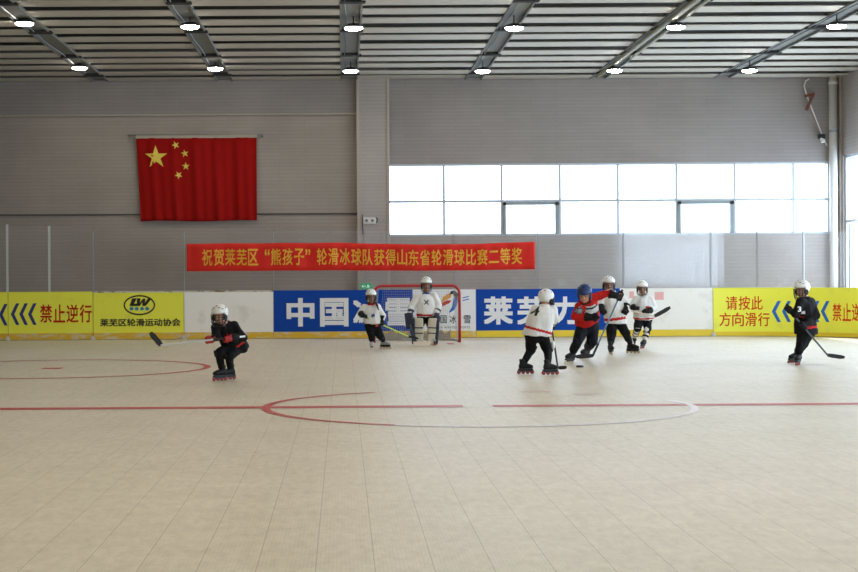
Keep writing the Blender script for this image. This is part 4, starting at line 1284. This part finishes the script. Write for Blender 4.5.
bm = bmesh.new(); q = P4['kR'] + V((.075, -.0, .06)); ell(bm, q, V((1, 0, 0)), V((0, 1, 0)), UP, .035, .06, .07, 12); obj('knee_guard', bm, M['pad_white'], t4, True)
stick('dark stick beyond the player with number 4, blade by the right skate', at(548.8, 308.0, Y4 + .30), at(558, 368.4, Y4 + .26), unit(.95, -.3, -.02), 'shaft_dark', bl=.13, bh=.05)

# 6 --- white jersey player behind the coach
Y6 = 26.9
t6, P6, b6, j6 = person('person in white jersey with red hem stripe, half hidden behind the red-jersey person', Y6, 1.06,
    dict(head=(608.6, 284.6, -.04), sL=(602.4, 294.4, 0), sR=(621.2, 294.6, 0), eL=(600.0, 305.0, -.04), eR=(626.4, 303.4, -.03),
         handL=(603.0, 312.4, -.2), handR=(625.0, 312.2, -.14), hL=(611.4, 320.6, .02), hR=(619.6, 320.4, .02), kL=(611.6, 334.8, -.05), kR=(625.0, 332.4, -.04)),
    [(ground(611.0, 354.8), unit(.05, -1), 0, UP), (ground(635.0, 353.4), unit(.85, -.52), 0, unit(-.22, 0, 1))],
    unit(-.1, -1), unit(0, -1), dict(jersey=['j_white', 'j_stripe'], trousers='p_black', glove='pad_black', shin='p_black', idx=hem_stripe(.12, .21), wheel='wheel_pale', cut=.55, wide=1.0, hem=.05, arm=.95),
    dict(L=unit(.7, -.3, -.5), R=unit(.7, -.3, -.5)))
bm = bmesh.new()

# 5 --- coach in red
Y5 = 24.0
ax5 = (at(593, 354, Y5 - .35) - at(620, 295, Y5 - .15)).normalized()
def idx5(c, k, P, s):
    sp = (P['sL'] + P['sR']) / 2
    for q in 'LR':
        a, b = P['s' + q], P['e' + q]; h = P['hand' + q]
        for i in range(6):
            p = a.lerp(b, .15 + .85 * i / 5)
            if (c - p).length < .105 * s: return 0
            if (c - b.lerp(h, i / 5)).length < .085 * s: return 0
    if k > .82: return 0
    if .70 < k < .76: return 2
    if .5 < k <= .82: return 1
    if .44 < k <= .5: return 2
    return 0
t5, P5, b5, j5 = person('person in red and white jersey and blue helmet leaning over an outstretched stick', Y5, 1.12,
    dict(head=(584.6, 294.4, -.34), sL=(577.8, 305.4, -.16), sR=(593.6, 296.4, -.12), eL=(575.6, 316.4, -.22), eR=(606.8, 293.2, -.14),
         handL=(596.4, 317.6, -.36), handR=(620.2, 296.6, -.18), hL=(583.6, 325.4, .06), hR=(592.6, 326.0, .10), kL=(577.4, 341.0, -.12), kR=(592.2, 341.8, .02)),
    [(ground(567.2, 363.6), unit(-.62, -.78), 0, unit(.38, .06, 1)), (ground(582.6, 359.0), unit(-.6, -.8), 0, unit(.32, .05, 1))],
    unit(-.3, -.85, -.42), unit(-.35, -.9), dict(jersey=['j_red', 'j_grey', 'j_black'], trousers='p_navy', glove='pad_black', shin='p_navy', idx=idx5, wheel='wheel_pale', helm='helm_blue', cage=False, cut=.7, hem=-.07, collar='j_black', arm=.9, wide=.96, hs=.98),
    dict(L=unit(.6, -.4, .6), R=ax5), tilt=unit(-.1, -.34, 1))
stick('long grey-blue stick reaching down to the puck from the red-jersey person', at(622.0, 290.6, Y5 - .16), at(592.6, 356.2, Y5 - .42), unit(-1, -.12, -.08), 'shaft_blue', bl=.26, bh=.065, lower=.22)
decal('sleeve_mark', poly([(0, 0), (1, .1), (1, 1), (0, .9)]), at(610.5, 289.8, Y5 - .6), V((1, 0, .1)).normalized(), UP, .06, .035, 'white_print', t5, b5, V((0, 1, 0)))
decal('chest_patch', disc(), at(584.6, 311.4, Y5 - .8), V((1, 0, 0)), UP, .15, .10, 'grey_print', t5, b5, V((0, 1, 0)))
decal('chest_mark', oval_ring(.22, 20), at(584.6, 311.4, Y5 - .8), V((1, 0, 0)), UP, .15, .10, 'black_print', t5, b5, V((0, 1, 0)))
decal('chest_stripe', poly([(0, 0), (.5, .35), (1, .8), (1, 1), (.5, .55), (0, .2)]), at(588.5, 305.0, Y5 - .8), V((1, 0, 0)), UP, .30, .10, 'black_print', t5, b5, V((0, 1, 0)))

# 7 --- white jersey player right of the group
Y7 = 28.9
ax7 = (at(654, 315.8, Y7 - .2) - at(632, 311.2, Y7 - .22)).normalized()
t7, P7, b7, j7 = person('person in white jersey, black gloves and white shin guards, before the white board', Y7, 1.0,
    dict(head=(642.2, 288.2, -.06), sL=(635.4, 298.2, 0), sR=(651.4, 298.4, .02), eL=(631.6, 306.4, .0), eR=(654.6, 308.4, .0),
         handL=(636.4, 308.6, -.22), handR=(646.2, 311.6, -.22), hL=(639.4, 319.0, .06), hR=(647.2, 319.4, .06), kL=(637.6, 328.2, -.08), kR=(647.6, 329.0, -.06)),
    [(ground(634.6, 345.6), unit(-.15, -1), 0, UP), (ground(641.6, 348.6), unit(-.45, -.9), 0, unit(.28, .02, 1))],
    unit(-.22, -.97, -.05), unit(-.1, -1), dict(jersey=['j_white', 'j_stripe'], trousers='p_black', glove='pad_black', shin='pad_white', knee='pad_white', strap='pad_black', idx=hem_stripe(.04, .10), cut=.0, hem=.0, arm=.95),
    dict(L=ax7, R=ax7))
stick('pale stick with black upturned blade, held level by the player before the white board', at(632.2, 311.0, Y7 - .24), at(654.6, 316.4, Y7 - .22), unit(.84, -.1, .42), 'shaft_tan', tape_m='shaft_tan', bl=.34, bh=.075, curve=-.02)
decal('sleeve_mark', poly([(0, 0), (1, .1), (1, 1), (0, .9)]), at(652.6, 307.8, Y7 - .6), V((1, 0, 0)), UP, .06, .04, 'red_print', t7, b7, V((0, 1, 0)))

# 8 --- black-clad player at right
Y8 = 23.3
ax8 = (at(828, 355, Y8 - .1) - at(787, 308, Y8 - .1)).normalized()
t8, P8, b8, j8 = person('person in black jersey and white helmet facing left before the yellow corner board', Y8, 1.04,
    dict(head=(802.0, 290.0, -.04), sL=(799.8, 301.0, -.16), sR=(811.4, 300.6, .12), eL=(795.6, 314.0, -.20), eR=(815.8, 315.6, -.12),
         handL=(788.2, 309.2, -.14), handR=(803.4, 326.4, -.24), hL=(803.6, 331.6, -.06), hR=(808.4, 331.6, .08), kL=(800.8, 343.2, -.08), kR=(803.4, 343.6, .02)),
    [(ground(797.6, 365.6), unit(-.5, -.86), 0, unit(.05, 0, 1)), (ground(789.8, 362.8), unit(-.8, -.6), 0, unit(.55, .03, 1))],
    unit(-.82, -.55, -.05), unit(-.9, -.4), dict(jersey=['j_black', 'j_stripe'], trousers='p_black', glove='pad_black', shin='p_black', idx=lambda c, k, P, s: 1 if .18 < k < .25 and c.x > P['hip' if 'hip' in P else 'hL'].x - .05 else 0, cut=.6, wheel='wheel_red', hem=.035, wide=1.0),
    dict(L=ax8, R=ax8), tilt=unit(-.06, 0, 1))
stick('dark stick with black blade trailing right of the black-clad player at right', at(786.4, 306.6, Y8 - .16), at(827.8, 355.4, Y8 - .22), unit(.96, 0, -.2), 'shaft_dark', bl=.25, bh=.06)
decal('jersey_number', text_verts('3', .03), at(806.4, 309.6, Y8 - .6), V((1, 0, 0)), UP, .055, .08, 'white_print', t8, b8, V((0, 1, 0)))
decal('sleeve_mark', poly([(0, 0), (1, .1), (.9, 1), (.1, .8)]), at(812.0, 313.2, Y8 - .6), V((1, 0, 0)), UP, .055, .05, 'white_print', t8, b8, V((0, 1, 0)))
decal('jersey_stripe', poly([(0, .8), (.5, .45), (1, .0), (1, .35), (.5, .75), (0, 1.1)]), at(808, 317.4, Y8 - .6), V((1, 0, 0)), UP, .13, .05, 'red_print', t8, b8, V((0, 1, 0)))

# puck
p = ground(579.8, 367.4)
bm = bmesh.new(); loft(bm, [ering(V((p.x, p.y, z)), V((1, 0, 0)), V((0, 1, 0)), r, r, 24) for r, z in ((.05, .001), (.056, .005), (.056, .026), (.05, .030))])
tag(obj('puck', bm, M['puck'], None, True), 'small black puck on the floor before the red-jersey person', 'puck')

for o in BASES:
    if '_base' in o.keys(): del o['_base']
